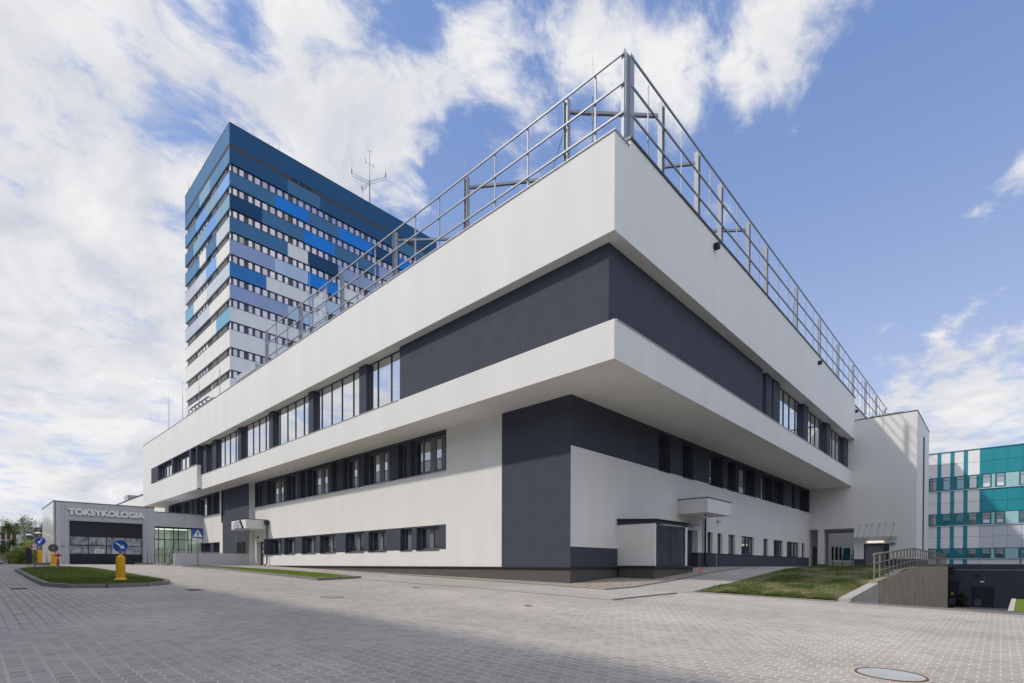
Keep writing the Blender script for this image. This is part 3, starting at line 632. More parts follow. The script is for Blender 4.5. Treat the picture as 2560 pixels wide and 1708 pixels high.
# west end of the overhang, flush with the fascia
lw = [(a, b, 11.72, 13.5, .5) for a, b in ((-60.37, -54.35), (-53.72, -47.61), (-46.98, -45.25))]
q = MB(); wall(q, 'y', Y1, (XL, XS, 9.2, 13.6), [(-63.72, XS, 11.65, 13.6)], False)
q.quad((XS, Y1, 9.2), (XS, Y2, 9.2), (XS, Y2, 11.65), (XS, Y1, 11.65)); q.quad((XL, Y1, 9.2), (XL, 20, 9.2), (XL, 20, 16.95), (XL, Y1, 16.95))
q.quad((-63.72, Y1, 11.65), (XS, Y1, 11.65), (XS, Y2+.4, 11.65), (-63.72, Y2+.4, 11.65)); q.quad((XL, Y1, 9.2), (XS, Y1, 9.2), (XS, Y1+.1, 9.21), (XL, Y1+.1, 9.21))
q.build('wall', 'plaster_white', H)
q = MB(); wall(q, 'y', Y1, (-63.72, XS, 11.65, 13.6), lw); q.quad((XS, Y1, 11.65), (XS, Y1+.5, 11.65), (XS, Y1+.5, 13.6), (XS, Y1, 13.6)); q.build('dark_panel', 'plaster_dark', H)
for h in lw:
    n = max(1, round((h[1]-h[0])/1.5)); window(H, 'y', Y1, h, [h[0]+(h[1]-h[0])*k/n for k in range(1, n)], .06, 'frame_grey', 'glass_mirror', [.3]*n, sill='coping_light')
# fascia
q = MB(); q.box(XL, X1-.6, Y1, Y1+.6, 13.6, 17.12); q.box(X1-.6, X1, Y1, -1.42, 13.6, 17.12); q.box(X1-.6, X1, -1.42, YE, 13.6, 17.44); q.build('fascia', 'plaster_white', H)
q = MB(); q.box(XL+.6, X1-.6, Y1+.6, YE, 13.6, 13.7); q.build('soffit', 'plaster_white', H)
q = MB(); q.box(2.6, 3.30, 39.24, 60, 9.2, 17.44); q.build('wall', 'plaster_white', H)
q = MB(); q.box(-45.5, X1+.04, Y1-.04, Y1+.64, 17.125, 17.175); q.box(XL-.04, -45.52, Y1-.04, Y1+.64, 17.122, 17.15); q.box(X1-.64, X1+.04, Y1+.66, -1.50, 17.125, 17.175)
q.build('coping', 'coping_light', H)
q = MB(); q.box(3.14, X1+.05, -1.47, YE+.04, 17.445, 17.54); q.box(2.55, 3.36, YE+.05, 60, 17.445, 17.54); q.build('coping', 'dark_metal', H, label='dark raised coping under the right railing')
q = MB(); q.box(XL+.6, X1-.7, Y1+.65, 39, 16.6, 16.75); q.box(XL+.6, -.6, 39, 46.5, 16.6, 16.75); q.build('roof', 'roof_felt', H)
for y, x in ((6.3, 3.79), (25.7, 3.79), (42.0, 3.31)):
    q = MB(); q.box(x, x+.24, y-.12, y+.12, 16.78, 17.02); q.build('overflow_spout', 'black', H)
# canopies
def canopy(x0, x1, y0, y1, z0, z1, label):
    o = boxo('canopy', (x0, x1, y0, y1, z0, z1), 'plaster_white', H, label=label)
    boxo('coping', (x0-.03, x1+.03, y0-.03, y1+.03, z1+.002, z1+.05), 'dark_metal', o); return o
cr = canopy(.003, 1.81, 10.41, 13.88, 4.66, 5.47, 'small white box canopy over the side door')
q = MB(); q.tube((1.2, 11.5, 4.655), (1.2, 11.5, 4.58), .06, n=12); q.build('lamp', 'black', cr)
cL = canopy(-37.03, -33.52, -1.867, -.003 if False else YB-.003, 4.75, 5.55, 'white box canopy with raised lettering')
boxo('canopy', (-36.79, -33.521, YB-.003, -.003, 4.751, 5.549), 'plaster_white', H)
boxo('coping', (-36.79, -33.49, YB-.003+.034, -.003, 5.552, 5.6), 'dark_metal', cL)
boxo('lamp', (-35.6, -35.1, -1.5, -.9, 4.70, 4.748), 'coping_light', cL)
q = MB(); q.tube((-35.7, 0, 4.1), (-35.7, -.14, 4.1), .1, n=14); q.build('wall_lamp', 'frame_grey', H)
def pipe(name, pts, rr, m_, parent, hopper=None):
    q = MB()
    for a, b in zip(pts, pts[1:]): q.tube(a, b, rr, n=10)
    if hopper: q.box(*hopper)
    return q.build(name, m_, parent)
pipe('downpipe', [(-33.33, -.17, 5.2), (-33.33, -.17, 1.75), (-33.42, -.36, 1.55)], .06, 'dark_metal', H, (-33.5, -33.16, -.34, -.01, 5.15, 5.5))
pipe('downpipe', [(.12, 14.1, 4.66), (.12, 14.1, 1.7), (.3, 14.1, 1.62)], .06, 'black', H)
pipe('downpipe', [(.05, 13.92, 4.66), (.05, 13.92, 2.5)], .03, 'coping_light', H)
pipe('downpipe', [(.03, 16.1, 2.45), (.03, 16.1, 1.6)], .03, 'coping_light', H)
def text_mesh(s, size, ext, off, align='CENTER', spacing=1.0):
    cu = bpy.data.curves.new('t', 'FONT'); cu.body = s; cu.size = size; cu.extrude = ext; cu.offset = off; cu.align_x = align; cu.space_character = spacing
    ob = bpy.data.objects.new('t', cu); C.objects.link(ob); dg = bpy.context.evaluated_depsgraph_get()
    me = bpy.data.meshes.new_from_object(ob.evaluated_get(dg)); bpy.data.objects.remove(ob); return me
def text(name, s, size, ext, off, origin, right, m_, parent, width=None, align='CENTER', **k):
    me = text_mesh(s, size, ext, off, align); x = Vector(right).normalized(); z = Vector((0, 0, 1)); n = x.cross(z)
    vs = [v.co.copy() for v in me.vertices]; w0 = max(v.x for v in vs)-min(v.x for v in vs); sc_ = width/w0 if width else 1
    for v in me.vertices:
        c = v.co.copy(); p = Vector(origin)+x*c.x*sc_+z*c.y+n*c.z; v.co = p
    me.materials.clear(); me.materials.append(MAT[m_]); me.name = name
    o = bpy.data.objects.new(name, me); C.objects.link(o); o.parent = parent; o.matrix_parent_inverse = Matrix() if parent.data else parent.matrix_world.inverted()
    for a, b in k.items(): o[a] = b
    return o
for s, z, wd_ in (('MEDYCZNE', 5.27, 1.35), ('LABORATORIA', 5.04, 1.9), ('DIAGNOSTYCZNE', 4.81, 2.3)):
    bk = text('sign_lettering', s, .26, .075, .012, (-35.25, -1.95, z), (1, 0, 0), 'black', cL, wd_, label='raised white lettering '+s)  # black bodies stand in for the letters' shadows behind the white faces
    text('letter_faces', s, .26, .006, .010, (-35.25, -2.035, z), (1, 0, 0), 'letter_white', bk, wd_)

# passage, stair block
SB = H
XB = 8.44; ZB = 15.35
dH = (4.547, 6.50, 1.3, 3.694, .35); pas = (.0, 3.78, 1.0, 5.21, 10)
q = MB(); wall(q, 'y', YE, (0, XB, 2.29, ZB), [dH, pas], False); wall(q, 'x', 3.78, (YE, YE+4, 2.29, 5.21)); 
q.quad((4.547, YE, 2.29), (4.547, YE+.35, 2.29), (4.547, YE+.35, 3.694), (4.547, YE, 3.694)); q.quad((6.5, YE, 2.29), (6.5, YE+.35, 2.29), (6.5, YE+.35, 3.694), (6.5, YE, 3.694)); q.quad((4.547, YE, 3.694), (6.5, YE, 3.694), (6.5, YE+.35, 3.694), (4.547, YE+.35, 3.694))
wins = (43.9, 45.6, 3.0, 14.0, .12)
wall(q, 'x', XB, (YE, 49.5, 2.29, ZB), [wins])
q.quad((3.78, 49.5, 1), (XB, 49.5, 1), (XB, 49.5, ZB), (3.78, 49.5, ZB))
q.quad((0, YE, 5.21), (3.78, YE, 5.21), (3.78, YE+8, 5.21), (0, YE+8, 5.21))
sb = q.build('stair_block', 'plaster_white', H, label='plain white stair block at the end of the overhang')
q = MB(); wall(q, 'y', YE, (3.78, XB, 1.0, 2.29), [dH]); wall(q, 'x', XB, (YE, 49.5, 1.0, 2.29), [wins]); wall(q, 'x', 3.78, (YE, YE+4, 1.0, 2.29)); q.build('base_band', 'plaster_dark', sb)
q = MB(); q.box(XL+70, XB+.04, YE-.04, 49.54, ZB+.002, ZB+.07); q.build('coping', 'dark_metal', sb)
boxo('roof_light', (4.9, 7.3, 40.2, 42.5, ZB+.07, ZB+.42), 'coping_light', sb)
q = MB(); pbox(q, 'x', XB, 43.9, 45.6, 3.0, 14.0, .08, .12); q.build('window', 'glass_strip', sb)
q = MB()
for z in [3.0+k*1.1 for k in range(11)]: pbox(q, 'x', XB, 43.9, 45.6, z, z+.07, .05, .08)
pbox(q, 'x', XB, 43.9, 44.1, 3.0, 14, .04, .079); pbox(q, 'x', XB, 45.4, 45.6, 3.0, 14, .04, .079); q.build('window_frame', 'frame_dark', sb)
# door and lamp of stair block
q = MB(); q.box(4.547, 4.66, YE+.2, YE+.35, 1.3, 3.694); q.box(6.04, 6.5, YE+.2, YE+.35, 1.3, 3.694); q.box(4.66, 6.04, YE+.2, YE+.35, 3.53, 3.694); dr = q.build('door', 'frame_dark', sb)
boxo('leaf', (4.66, 6.04, YE+.27, YE+.33, 1.45, 3.53), 'door_grey', dr)
q = MB(); q.tube((5.9, YE+.25, 2.4), (6.02, YE+.25, 2.4), .02); q.build('handle', 'coping_light', dr)
boxo('lamp', (4.8, 6.1, YE-.1, YE-.002, 3.83, 3.91), 'lamp_glow', sb); boxo('wall_lamp', (6.55, 6.95, YE-.25, YE-.002, 3.62, 3.75), 'frame_grey', sb)
gc = boxo('glass_canopy', (3.80, 7.12, YE-1.05, YE-.05, 4.27, 4.285), 'glass_canopy', sb)
for x in (4.25, 4.78, 5.2, 5.78, 6.25, 6.85):
    q = MB(); q.tube((x, YE-.002, 5.5), (x-.12, YE-.9, 4.29), .012, n=6); q.tube((x, YE-.002, 5.5), (x, YE-.06, 5.5), .05, n=10); q.tube((x-.12, YE-.9, 4.22), (x-.12, YE-.9, 4.32), .035, n=8); q.build('tie_rod', 'frame_grey', gc)
# passage interior
q = MB(); q.box(.76, 1.28, YE+.01, YE+.6, 1.5, 5.2); q.build('pillar', 'plaster_white', H); boxo('pillar_base', (.74, 1.30, YE-.01, YE+.62, 1.4, 1.78), 'plaster_dark', H)
q = MB(); q.quad((0, YE, 1), (0, 47.2, 1), (0, 47.2, 5.3), (0, YE, 5.3)); 
pw = [(-3.2, -2.92, 2.49, 4.30, .2), (-2.77, -2.42, 2.49, 4.24, .2), (-2.29, -1.97, 2.46, 4.20, .2), (-1.81, -.98, 2.43, 4.09, .2), (-.69, -.2, 2.43, 3.9, .2)]
q.build('passage_wall', 'plaster_white', H); q = MB()
pw = [(13.89+(a-13.89)*.891, 13.89+(b-13.89)*.891, 1.6+(c-1.6)*.891, 1.6+(d-1.6)*.891, .2) for a, b, c, d, _ in pw]
wall(q, 'y', 55.0, (-9, 3.5, .9, 9.1), pw); q.build('courtyard_wall', 'plaster_white', H)
for h in pw: window(H, 'y', 55.0, h, [], .06, 'frame_dark', 'glass_teal' if -.5 < h[0] < .5 else 'glass_dark', sill=False)
boxo('door', (.02, .10, 40.6, 41.9, 1.5, 3.6), 'black', H, label='dark door inside the passage')
rl = thing('guard_railing', 'dark metal guard railing in the passage under the stair block', 'railing', (2.5, YE+3.5, 1.5))
for x in (1.3, 2.2, 3.0, 3.7): q = MB(); q.tube((x, YE+3.5, 1.4), (x, YE+3.5, 2.75), .03); q.build('post', 'black', rl)
for z in (2.75, 2.3, 1.9): q = MB(); q.tube((1.3, YE+3.5, z), (3.75, YE+3.5, z), .025); q.build('rail', 'black', rl)

# louvred plant housing attached to the right facade
V = thing('plant_housing', 'white louvred plant enclosure with corrugated roof against the right facade', 'enclosure', (1, 5.6, 1.5))
boxo('side_wall', (.002, 2.033, 3.87, 4.0, 1.60, 3.62), 'plaster_white', V)
boxo('side_wall', (.002, 2.033, 7.08, 7.34, 1.60, 3.62), 'plaster_white', V)
boxo('back', (.003, 1.7, 4.01, 7.07, 1.6, 3.5), 'interior_dark', V)
boxo('plinth', (.06, 2.0, 3.90, 8.09, .3, 1.50), 'plinth_grey', V)
boxo('ledge', (.04, 2.09, 3.82, 8.12, 1.503, 1.597), 'dark_metal', V)
for a, b in ((4.02, 5.49), (5.51, 7.06)):
    q = MB(); q.box(1.95, 2.05, a, a+.05, 1.6, 3.58); q.box(1.95, 2.05, b-.05, b, 1.6, 3.58); q.box(1.95, 2.05, a+.05, b-.05, 1.6, 1.68); q.box(1.95, 2.05, a+.05, b-.05, 3.5, 3.58)
    lp = q.build('louvre_panel', 'frame_dark', V)
    q = MB()
    for k in range(24):
        z = 1.71+k*.075; q.quad((2.04, a+.05, z), (2.04, b-.05, z), (1.97, b-.05, z+.055), (1.97, a+.05, z+.055)); q.quad((2.04, a+.05, z+.006), (2.04, b-.05, z+.006), (1.97, b-.05, z+.061), (1.97, a+.05, z+.061))
    q.build('slats', 'frame_grey', lp)
q = MB(); n = 44; y0, y1 = 3.75, 7.5
for k in range(n):
    ya, yb_ = y0+(y1-y0)*k/n, y0+(y1-y0)*(k+1)/n; za, zb_ = (.035*(k % 4 in (1, 2))), (.035*((k+1) % 4 in (1, 2)))
    q.quad((.002, ya, 3.90+za), (.002, yb_, 3.90+zb_), (2.16, yb_, 3.78+zb_), (2.16, ya, 3.78+za)); q.quad((.002, ya, 3.885+za), (.002, yb_, 3.885+zb_), (2.16, yb_, 3.765+zb_), (2.16, ya, 3.765+za))
q.build('roof', 'dark_metal', V)
q = MB(); q.quad((.003, 3.84, 3.63), (2.06, 3.84, 3.63), (2.06, 3.84, 3.77), (.003, 3.84, 3.885)); q.box(2.0, 2.07, 3.845, 7.4, 3.625, 3.765); q.build('fascia', 'dark_metal', V)
o = MB(); o.lathe([(.09, 0), (.03, .12), (.03, .3), (0.001, .3)], (2.3, 8.4, G(2.3, 8.4)), 12); tag(o.build('marker_cone', 'orange'), 'small orange marker stub beside the louvred enclosure plinth', 'marker')

# roof railing
def rail_post(parent, x, y, kind, label=None):
    q = MB(); s = .09
    if kind == 'y': q.box(x-.16, x-.14, y-.1, y+.1, 16.76, 20.92); q.box(x+.04, x+.06, y-.1, y+.1, 16.76, 20.92); q.box(x-.14, x+.04, y-.012, y+.012, 16.76, 20.92)
    else: q.box(x-.1, x+.1, y-.12, y-.10, 17.55, 20.92); q.box(x-.1, x+.1, y+.10, y+.12, 17.55, 20.92); q.box(x-.012, x+.012, y-.10, y+.10, 17.55, 20.92)
    q.build('post', 'galvanised', parent)
RL = thing('roof_railing', 'tall galvanised steel railing along the roof edge of the left facade', 'railing', (-12, -2.2, 17.2))
for x in (.70, -5.55, -11.8, -17.98, -24.2, -30.5): rail_post(RL, x, -1.22, 'y')
for x in (2.12, -1.45, -3.52, -7.7, -9.8, -13.9, -15.97, -20.1, -22.2, -26.4, -28.5):
    q = MB(); q.box(x-.03, x+.03, -1.31, -1.25, 16.76, 20.9); q.build('baluster', 'galvanised', RL)
for z in (20.92, 19.82, 18.72): q = MB(); q.box(-30.5, 3.42, -1.38, -1.32, z-.036, z+.036); q.build('rail', 'galvanised', RL)
q = MB(); q.box(-22.2, -20.1, -1.245, -1.235, 17.3, 20.85); q.build('net_panel', 'net_panel', RL, label='translucent mesh panel hung on the railing')
RR = thing('roof_railing', 'tall galvanised steel railing along the roof edge of the right facade', 'railing', (3.5, 25, 17.5))
for y in (1.63, 5.16, 7.91, 11.85, 14.9, 21.2, 27.5, 33.8, 40.17, 46.4, 52.8, 59.0): rail_post(RR, 3.42, y, 'x')
q = MB(); q.box(3.30, 3.42, -1.30, -1.20, 16.76, 21.15); q.box(3.42, 3.56, -1.06, -.80, 17.55, 21.05); q.box(3.44, 3.46, -1.2, -1.06, 17.55, 21.05); q.build('corner_post', 'galvanised', RR)
for y in (.48, 3.46, 6.57, 10.06, 13.6, 17.24, 19.4, 23.5, 25.6, 29.8, 31.87, 36, 38.2, 42.3, 44.5, 48.6, 50.7, 55, 57):
    q = MB(); q.box(3.42, 3.47, y-.02, y+.02, 17.55, 20.9); q.build('baluster', 'galvanised', RR)
for z in (20.92, 19.84, 18.75): q = MB(); q.box(3.53, 3.59, -1.0, 59.5, z-.036, z+.036); q.build('rail', 'galvanised', RR)
for a, b, zz in (((.75, -1.1), (3.35, 1.6), 20.45), ((-5.5, -1.1), (3.35, 5.1), 20.45), ((-11.75, -1.1), (3.35, 11.8), 20.5)):
    q = MB(); q.beam((*a, zz), (*b, zz), .12, .12); q.build('corner_brace', 'galvanised', RR)
for x0, x1 in ((.7, -3.9), (-5.5, -9.8), (-24.2, -27.6)):
    q = MB(); q.tube((x0, -1.1, 20.5), (x1, 1.2, 16.8), .012, n=5); q.build('stay_wire', 'frame_dark', RL)
for y0 in (7.91, 11.85, 14.9, 21.2):
    q = MB(); q.tube((3.3, y0, 20.4), (2.2, y0+3.4, 16.8), .012, n=5); q.build('stay_wire', 'frame_dark', RR)
# lightning rods on the roof
for x, y, z1, lb in ((1.78, -1, 22.1, 'thin lightning rod on the roof nearest the building corner'), (-6.03, -1, 22.1, 'thin lightning rod on the roof in front of the open sky between tower and corner'),
                     (-23.26, -1, 23.8, 'thin lightning rod on the roof beside the mesh panel, before the tower'), (-42.93, -1, 22.7, 'lightning rod before the tower, nearest its corner'),
                     (-49.65, -1, 22.7, 'lightning rod before the tower rising from the pipe frames'), (-55.87, -1, 23, 'lightning rod just left of the tower edge'), (-61.88, -1, 23.1, 'leftmost lightning rod on the roof against the clouds')):
    o = thing('lightning_rod', lb, 'lightning rod', (x, y, 16.75), 'lightning rods on the hospital roof')
    q = MB(); q.tube((x, y, 16.75), (x, y, z1-1.6), .03, n=6); q.build('mast', 'galvanised', o)
    q = MB(); q.tube((x, y, z1-1.6), (x, y, z1), .012, n=5); q.build('tip', 'galvanised', o)
    q = MB(); q.box(x-.25, x+.25, y-.25, y+.25, 16.752, 16.9); q.build('base', 'concrete', o)
# roof plant
o = thing('duct_casing', 'long pale louvred duct casing on the roof before the tower foot', 'duct', (-35, -1, 17))
boxo('casing', (-37.5, -32.9, -1.3, .5, 17.0, 18.95), 'coping_light', o)
for z in (17.9, 18.4): boxo('seam', (-37.52, -32.88, -1.32, -1.301, z, z+.05), 'frame_dark', o)
def pipe_frame(x0, x1, zt, lb):
    o = thing('pipe_frame', lb, 'pipe frame', ((x0+x1)/2, -1, 17), 'pipe frames on the left part of the roof')
    n = max(2, round((x1-x0)/1.2))
    for k in range(n+1):
        x = x0+(x1-x0)*k/n; q = MB(); q.box(x-.04, x+.04, -1.24, -1.16, 16.75, zt); q.box(x-.03, x+.03, -1.2, .6, zt, zt+.06); q.build('support', 'frame_grey', o)
    for y, z in ((-1.0, zt+.14), (-.5, zt+.14), (.1, zt+.14)): q = MB(); q.tube((x0, y, z), (x1, y, z), .07); q.build('pipe', 'frame_grey', o)
pipe_frame(-52.7, -46.5, 19.05, 'tall steel pipe frame on the roof before the tower base')
pipe_frame(-60.8, -54.2, 18.1, 'low steel pipe frame on the roof left of the tower')
def dome(x, z, s, lb):
    o = thing('roof_fan', lb, 'roof fan', (x, -.6, 17), 'domed fans on the roof')
    q = MB(); q.lathe([(s*.8, 0), (s*.8, z-17.3), (s, z-17.25), (s, z-17.0), (s*.8, z-16.8+.1), (s*.45, z-16.55), (.001, z-16.45)], (x, -.6, 16.76), 20); q.build('cowl', 'blue_machine', o, smooth=False)
    boxo('curb', (x-s, x+s, -.6-s, -.6+s, 16.76, 17.1), 'coping_light', o)
dome(-51.8, 18.4, 1.0, 'dark blue domed roof fan under the pipe frame'); dome(-43.6, 17.9, .8, 'blue domed roof fan right of the pipe frame')

# ------------------------------------------------------------------ tower
TX, TY, TXL, TYE = -74.4, 10.08, -98.35, 51.0
T = thing('hospital_tower', 'high-rise hospital tower clad in blue and white bands', 'building', (TX, TY, 1.5))
bands = [(61.23, 63.38), (57.64, 59.87), (54.06, 56.32), (50.55, 52.78), (47.01, 49.2), (43.58, 45.74), (39.99, 42.22), (35.91, 38.66), (32.35, 34.56), (28.9, 31.04), (25.4, 27.5), (21.9, 24.0), (18.4, 20.5), (10.0, 17.0)]
top = [(67.67, 70.88), (64.73, 66.96)]
Y = TY
RP = [[(Y, 19.2, 'navy'), (19.2, 24.9, 'steel'), (24.9, 39.7, 'navy'), (39.7, TYE, 'steel')],
      [(Y, 17.1, 'steel'), (17.1, 22.7, 'royal'), (22.7, 28.4, 'steel'), (28.4, 35.4, 'royal'), (35.4, 41.5, 'navy2'), (41.5, TYE, 'royal')],
      [(Y, 15.0, 'navy2'), (15.0, 22.0, 'steel'), (22.0, 27.7, 'royal'), (27.7, 36.9, 'steel'), (36.9, TYE, 'lav')],
      [(Y, 19.2, 'steel'), (19.2, 22.7, 'lgrey'), (22.7, 28.4, 'navy2'), (28.4, TYE, 'lav')],
      [(Y, 17.1, 'lav'), (17.1, 22.7, 'pale'), (22.7, 28.4, 'royal'), (28.4, TYE, 'lgrey')],
      [(Y, 15.7, 'mid'), (15.7, 22.7, 'lgrey'), (22.7, TYE, 'pale')],
      [(Y, 19.2, 'lav'), (19.2, TYE, 'pale')]]+[[(Y, TYE, 'lgrey')]]*8
xl = TXL
LP = [[(xl, -89.6, 'l_blue'), (-89.6, -83.9, 'l_teal'), (-83.9, TX, 'l_steel')],
      [(xl, -91.5, 'l_steel'), (-91.5, -86, 'l_sky2'), (-86, -79.7, 'l_teal'), (-79.7, TX, 'l_sky')],
      [(xl, -93.1, 'l_blue'), (-93.1, -86, 'l_teal'), (-86, -80.6, 'l_sky2'), (-80.6, TX, 'l_teal')],
      [(xl, -89.6, 'l_steel'), (-89.6, -86, 'l_white'), (-86, -80.6, 'l_blue'), (-80.6, TX, 'l_pale')],
      [(xl, -91.9, 'l_lav'), (-91.9, -86, 'l_pale'), (-86, -80.6, 'l_sky'), (-80.6, TX, 'l_white')],
      [(xl, -93.1, 'l_turq'), (-93.1, -86, 'l_white'), (-86, -80.6, 'l_pale'), (-80.6, TX, 'l_pale')],
      [(xl, -90, 'l_lav'), (-90, -84, 'l_pale'), (-84, TX, 'l_white')],
      [(xl, -80.8, 'l_white'), (-80.8, TX, 'l_turq')]]+[[(xl, TX, 'l_white')]]*7
TH = .28; PR = .30
def tpanel(x0, x1, y0, y1, z0, z1, m_, side):
    q = MB()
    if side == 'R':
        a = TH if y0 <= TY+1e-6 else 0
        q.prism([(TX, y0), (TX, y1), (TX-TH, y1), (TX-TH, y0+a)], z0, z1)
    else:
        a = TH if x1 >= TX-1e-6 else 0
        q.prism([(x0, TY), (x1, TY), (x1-a, TY+TH), (x0, TY+TH)], z0, z1)
    q.build('cladding_panel', 'render_'+m_, T)
blist = [top[1]]+bands
for (z0, z1), rp, lp in zip(blist, RP, LP):
    for a, b, m_ in rp: tpanel(0, 0, a, b, z0, z1, m_, 'R')
    for a, b, m_ in lp: tpanel(a, b, 0, 0, z0, z1, m_, 'L')
tpanel(0, 0, TY, TYE, 67.67, 70.88, 'navy', 'R'); tpanel(TXL, TX, 0, 0, 67.67, 70.88, 'l_blue', 'L')
MAT['tower_slab'] = mat('tower_slab', (.15, .15, .155), .9)
q = MB(); q.box(TXL+PR, TX-PR, TY+PR, TYE, 0, 69.5); q.build('core', 'frame_dark', T)
q = MB(); q.box(TXL+.02, TX-.02, TY+.02, TYE, 66.965, 67.665); q.build('recess_band', 'plaster_dark', T)
q = MB()
for z0, z1 in blist: q.box(TXL+.1, TX-TH-.003, TY+TH+.003, TYE, z0+.02, z1-.05)
q.build('slab_edges', 'plaster_grey', T)
q = MB(); q.box(TXL-.03, TX+.03, TY-.03, TYE, 70.885, 70.97); q.box(TXL, TX, TY, TYE, 70.4, 70.8) if False else None; q.build('coping', 'dark_metal', T)
q = MB()
for z0, z1 in bands: q.box(TXL-.03, TX+.03, TY-.03, TYE, z1+.003, z1+.05)
q.build('ledges', 'dark_metal', T)
# windows of the tower: a row of six repeats along the facade
ribbons = [(b[1]+.05, a[0]-.003) for a, b in zip(blist, bands)]
cols = []
for k in range(6):
    for s_, w_ in ((13.0, .55), (14.0, .75), (15.2, .72), (16.4, .74), (17.6, .74), (18.8, .55)): cols.append((s_+7.2*k, w_))
cols = [(10.7, .55), (11.65, .6)]+[c for c in cols if c[0] < 50]
tw = []
for j, (z0, z1) in enumerate(ribbons):
    for i, (y, w_) in enumerate(cols): tw.append((y, w_, z0, z1, i, j))
tw.sort(key=lambda t: (t[5] < 0, t[4]))
skip = {(1, 3), (8, 5)}
single = [t for t in tw if t[5] < 11 and t[4] < 9][:98]; rest = [t for t in tw if t not in single and t[5] < 12]
def twin(q, t):
    y, w_, z0, z1, i, j = t
    q.box(TX-PR, TX-PR+.05, y, y+w_, z0+.04, z1-.14)
dk = MB()
for t in single:
    q = MB(); twin(q, t); q.build('window', 'glass_dark' if (t[4], t[5]) in ((1, 3), (5, 8), (4, 8), (7, 1), (3, 9)) else ('glass_tower_dull' if (t[4]*7+t[5]*5) % 4 == 0 else 'glass_tower'), T)
q = MB()
for t in rest: twin(q, t)
o = q.build('window', 'glass_tower', T); o['kind'] = 'stuff'
for j, (z0, z1) in enumerate(ribbons):
    gm = 'glass_mirror' if j % 2 else 'glass_tower'
    rects = [(TX-PR-.45, TX-PR-.02, 0), (TXL+.3, TXL+.62, 0)]+([(x, x+.95, 1) for x in [-91.5+1.55*k for k in range(5)]] if j % 3 else [(x, x+.95, 1) for x in [-84+1.5*k for k in range(2)]])
    for a, b, t_ in rects[:6]: boxo('ribbon_window', (a, b, TY+PR-.06, TY+PR-.003, z0+.10, z1-.10), 'white_panel' if t_ == 0 else gm, T)
    for a, b in ((-97.5, -92.4), (-83.3, -81), (-80.5, -76.2)): boxo('blind_panel', (a, b, TY+PR-.1, TY+PR-.004, z0+.03, z1-.05), 'tower_slab', T)
for y in (20.0, 21.3, 22.5, 42, 43.5): boxo('vent_opening', (TX-.02, TX-.005, y, y+.85, 67.0, 67.64), 'black', T)
# antenna mast and rods on the tower
A = thing('antenna_mast', 'tall lattice antenna mast with three outrigger arms on the tower roof', 'antenna', (-76, 35.8, 70.5))
q = MB(); q.tube((-76, 35.8, 69.5), (-76, 35.8, 76.6), .12, n=8); q.tube((-76, 35.8, 76.6), (-76, 35.8, 82.2), .05, n=8); q.build('mast', 'frame_grey', A)
for dx, dy, dz in ((-.4, -3.6, -.1), (-3.2, .2, 0.2), (3.4, 1.4, -.1)):
    q = MB(); a = Vector((-76, 35.8, 76.3)); b = a+Vector((dx, dy, dz))
    q.tube(a, b, .032, n=5); q.tube(a-Vector((0, 0, .55)), b-Vector((0, 0, .5)), .032, n=5)
    for k in range(1, 7): c = a.lerp(b, k/6); q.tube(c, c-Vector((0, 0, .52)), .02, n=4)
    q.tube(b, b+Vector((0, 0, .7)), .13, n=6); q.tube(b, b+Vector((0, 0, 3)), .02, n=4); q.build('outrigger_arm', 'frame_grey', A)
q = MB(); q.tube((-76, 34.9, 79.7), (-76, 36.7, 79.7), .028, n=5); q.tube((-76, 34.9, 79.4), (-76, 34.9, 80.3), .045, n=5); q.tube((-76, 36.7, 79.4), (-76, 36.7, 80.2), .045, n=5)
q.tube((-76, 35.4, 82.2), (-76, 36.2, 82.2), .028, n=5); q.tube((-76, 35.4, 82.1), (-76, 35.4, 82.7), .032, n=5); q.tube((-76, 36.2, 82.1), (-76, 36.2, 82.6), .032, n=5); q.build('dipole', 'frame_grey', A)
q = MB(); q.tube((-76.0, 36.0, 71.2), (-75.6, 36.0, 71.2), .3, n=12); q.build('dish', 'letter_white', A)
for x, y, z1, lb in ((-75, 18, 73.0, 'thin rod on the tower roof between corner and antenna mast'), (-76, 34.3, 74.0, 'thin rod on the tower roof just left of the antenna mast'), (-98.1, 10.6, 74.2, 'short rod at the far left corner of the tower roof')):
    o = thing('lightning_rod', lb, 'lightning rod', (x, y, 70.5), 'rods on the tower roof'); q = MB(); q.tube((x, y, 70.4), (x, y, z1), .05, .02, n=5); q.build('mast', 'frame_grey', o); boxo('base', (x-.2, x+.2, y-.2, y+.2, 70.3, 70.6), 'concrete', o)

# ------------------------------------------------------------------ garage annex
GX = -50.4; GY0, GY1 = -12.83, -4.97
g = thing('ambulance_garage', 'grey panelled ambulance garage with wide sectional door and white lettering', 'garage', (GX-5, -9, 1.6))
mat('panel_grey', (.50, .51, .545), .5, .0, var=.02, spec=.5)
dg_ = (-11.75, -5.99, 1.4, 5.75, .25)
q = MB(); wall(q, 'x', GX, (GY0, GY1, 1.2, 7.48), [dg_]); 
q.quad((GX, GY1, 1.2), (GX-10.6, GY1, 1.2), (GX-10.6, GY1, 7.48), (GX, GY1, 7.48)); q.quad((GX-10.6, GY1, 1.2), (GX-10.6, GY0, 1.2), (GX-10.6, GY0, 7.48), (GX-10.6, GY1, 7.48)); q.quad((GX, GY0, 7.48), (GX, GY1, 7.48), (GX-10.6, GY1, 7.48), (GX-10.6, GY0, 7.48))
q.build('wall', 'panel_grey', g)
q = MB()
for k in range(8):
    x0 = GX-10.6+10.6*k/8; q.box(x0+.015, x0+10.6/8-.015, GY0-.04, GY0, 1.2, 7.47)
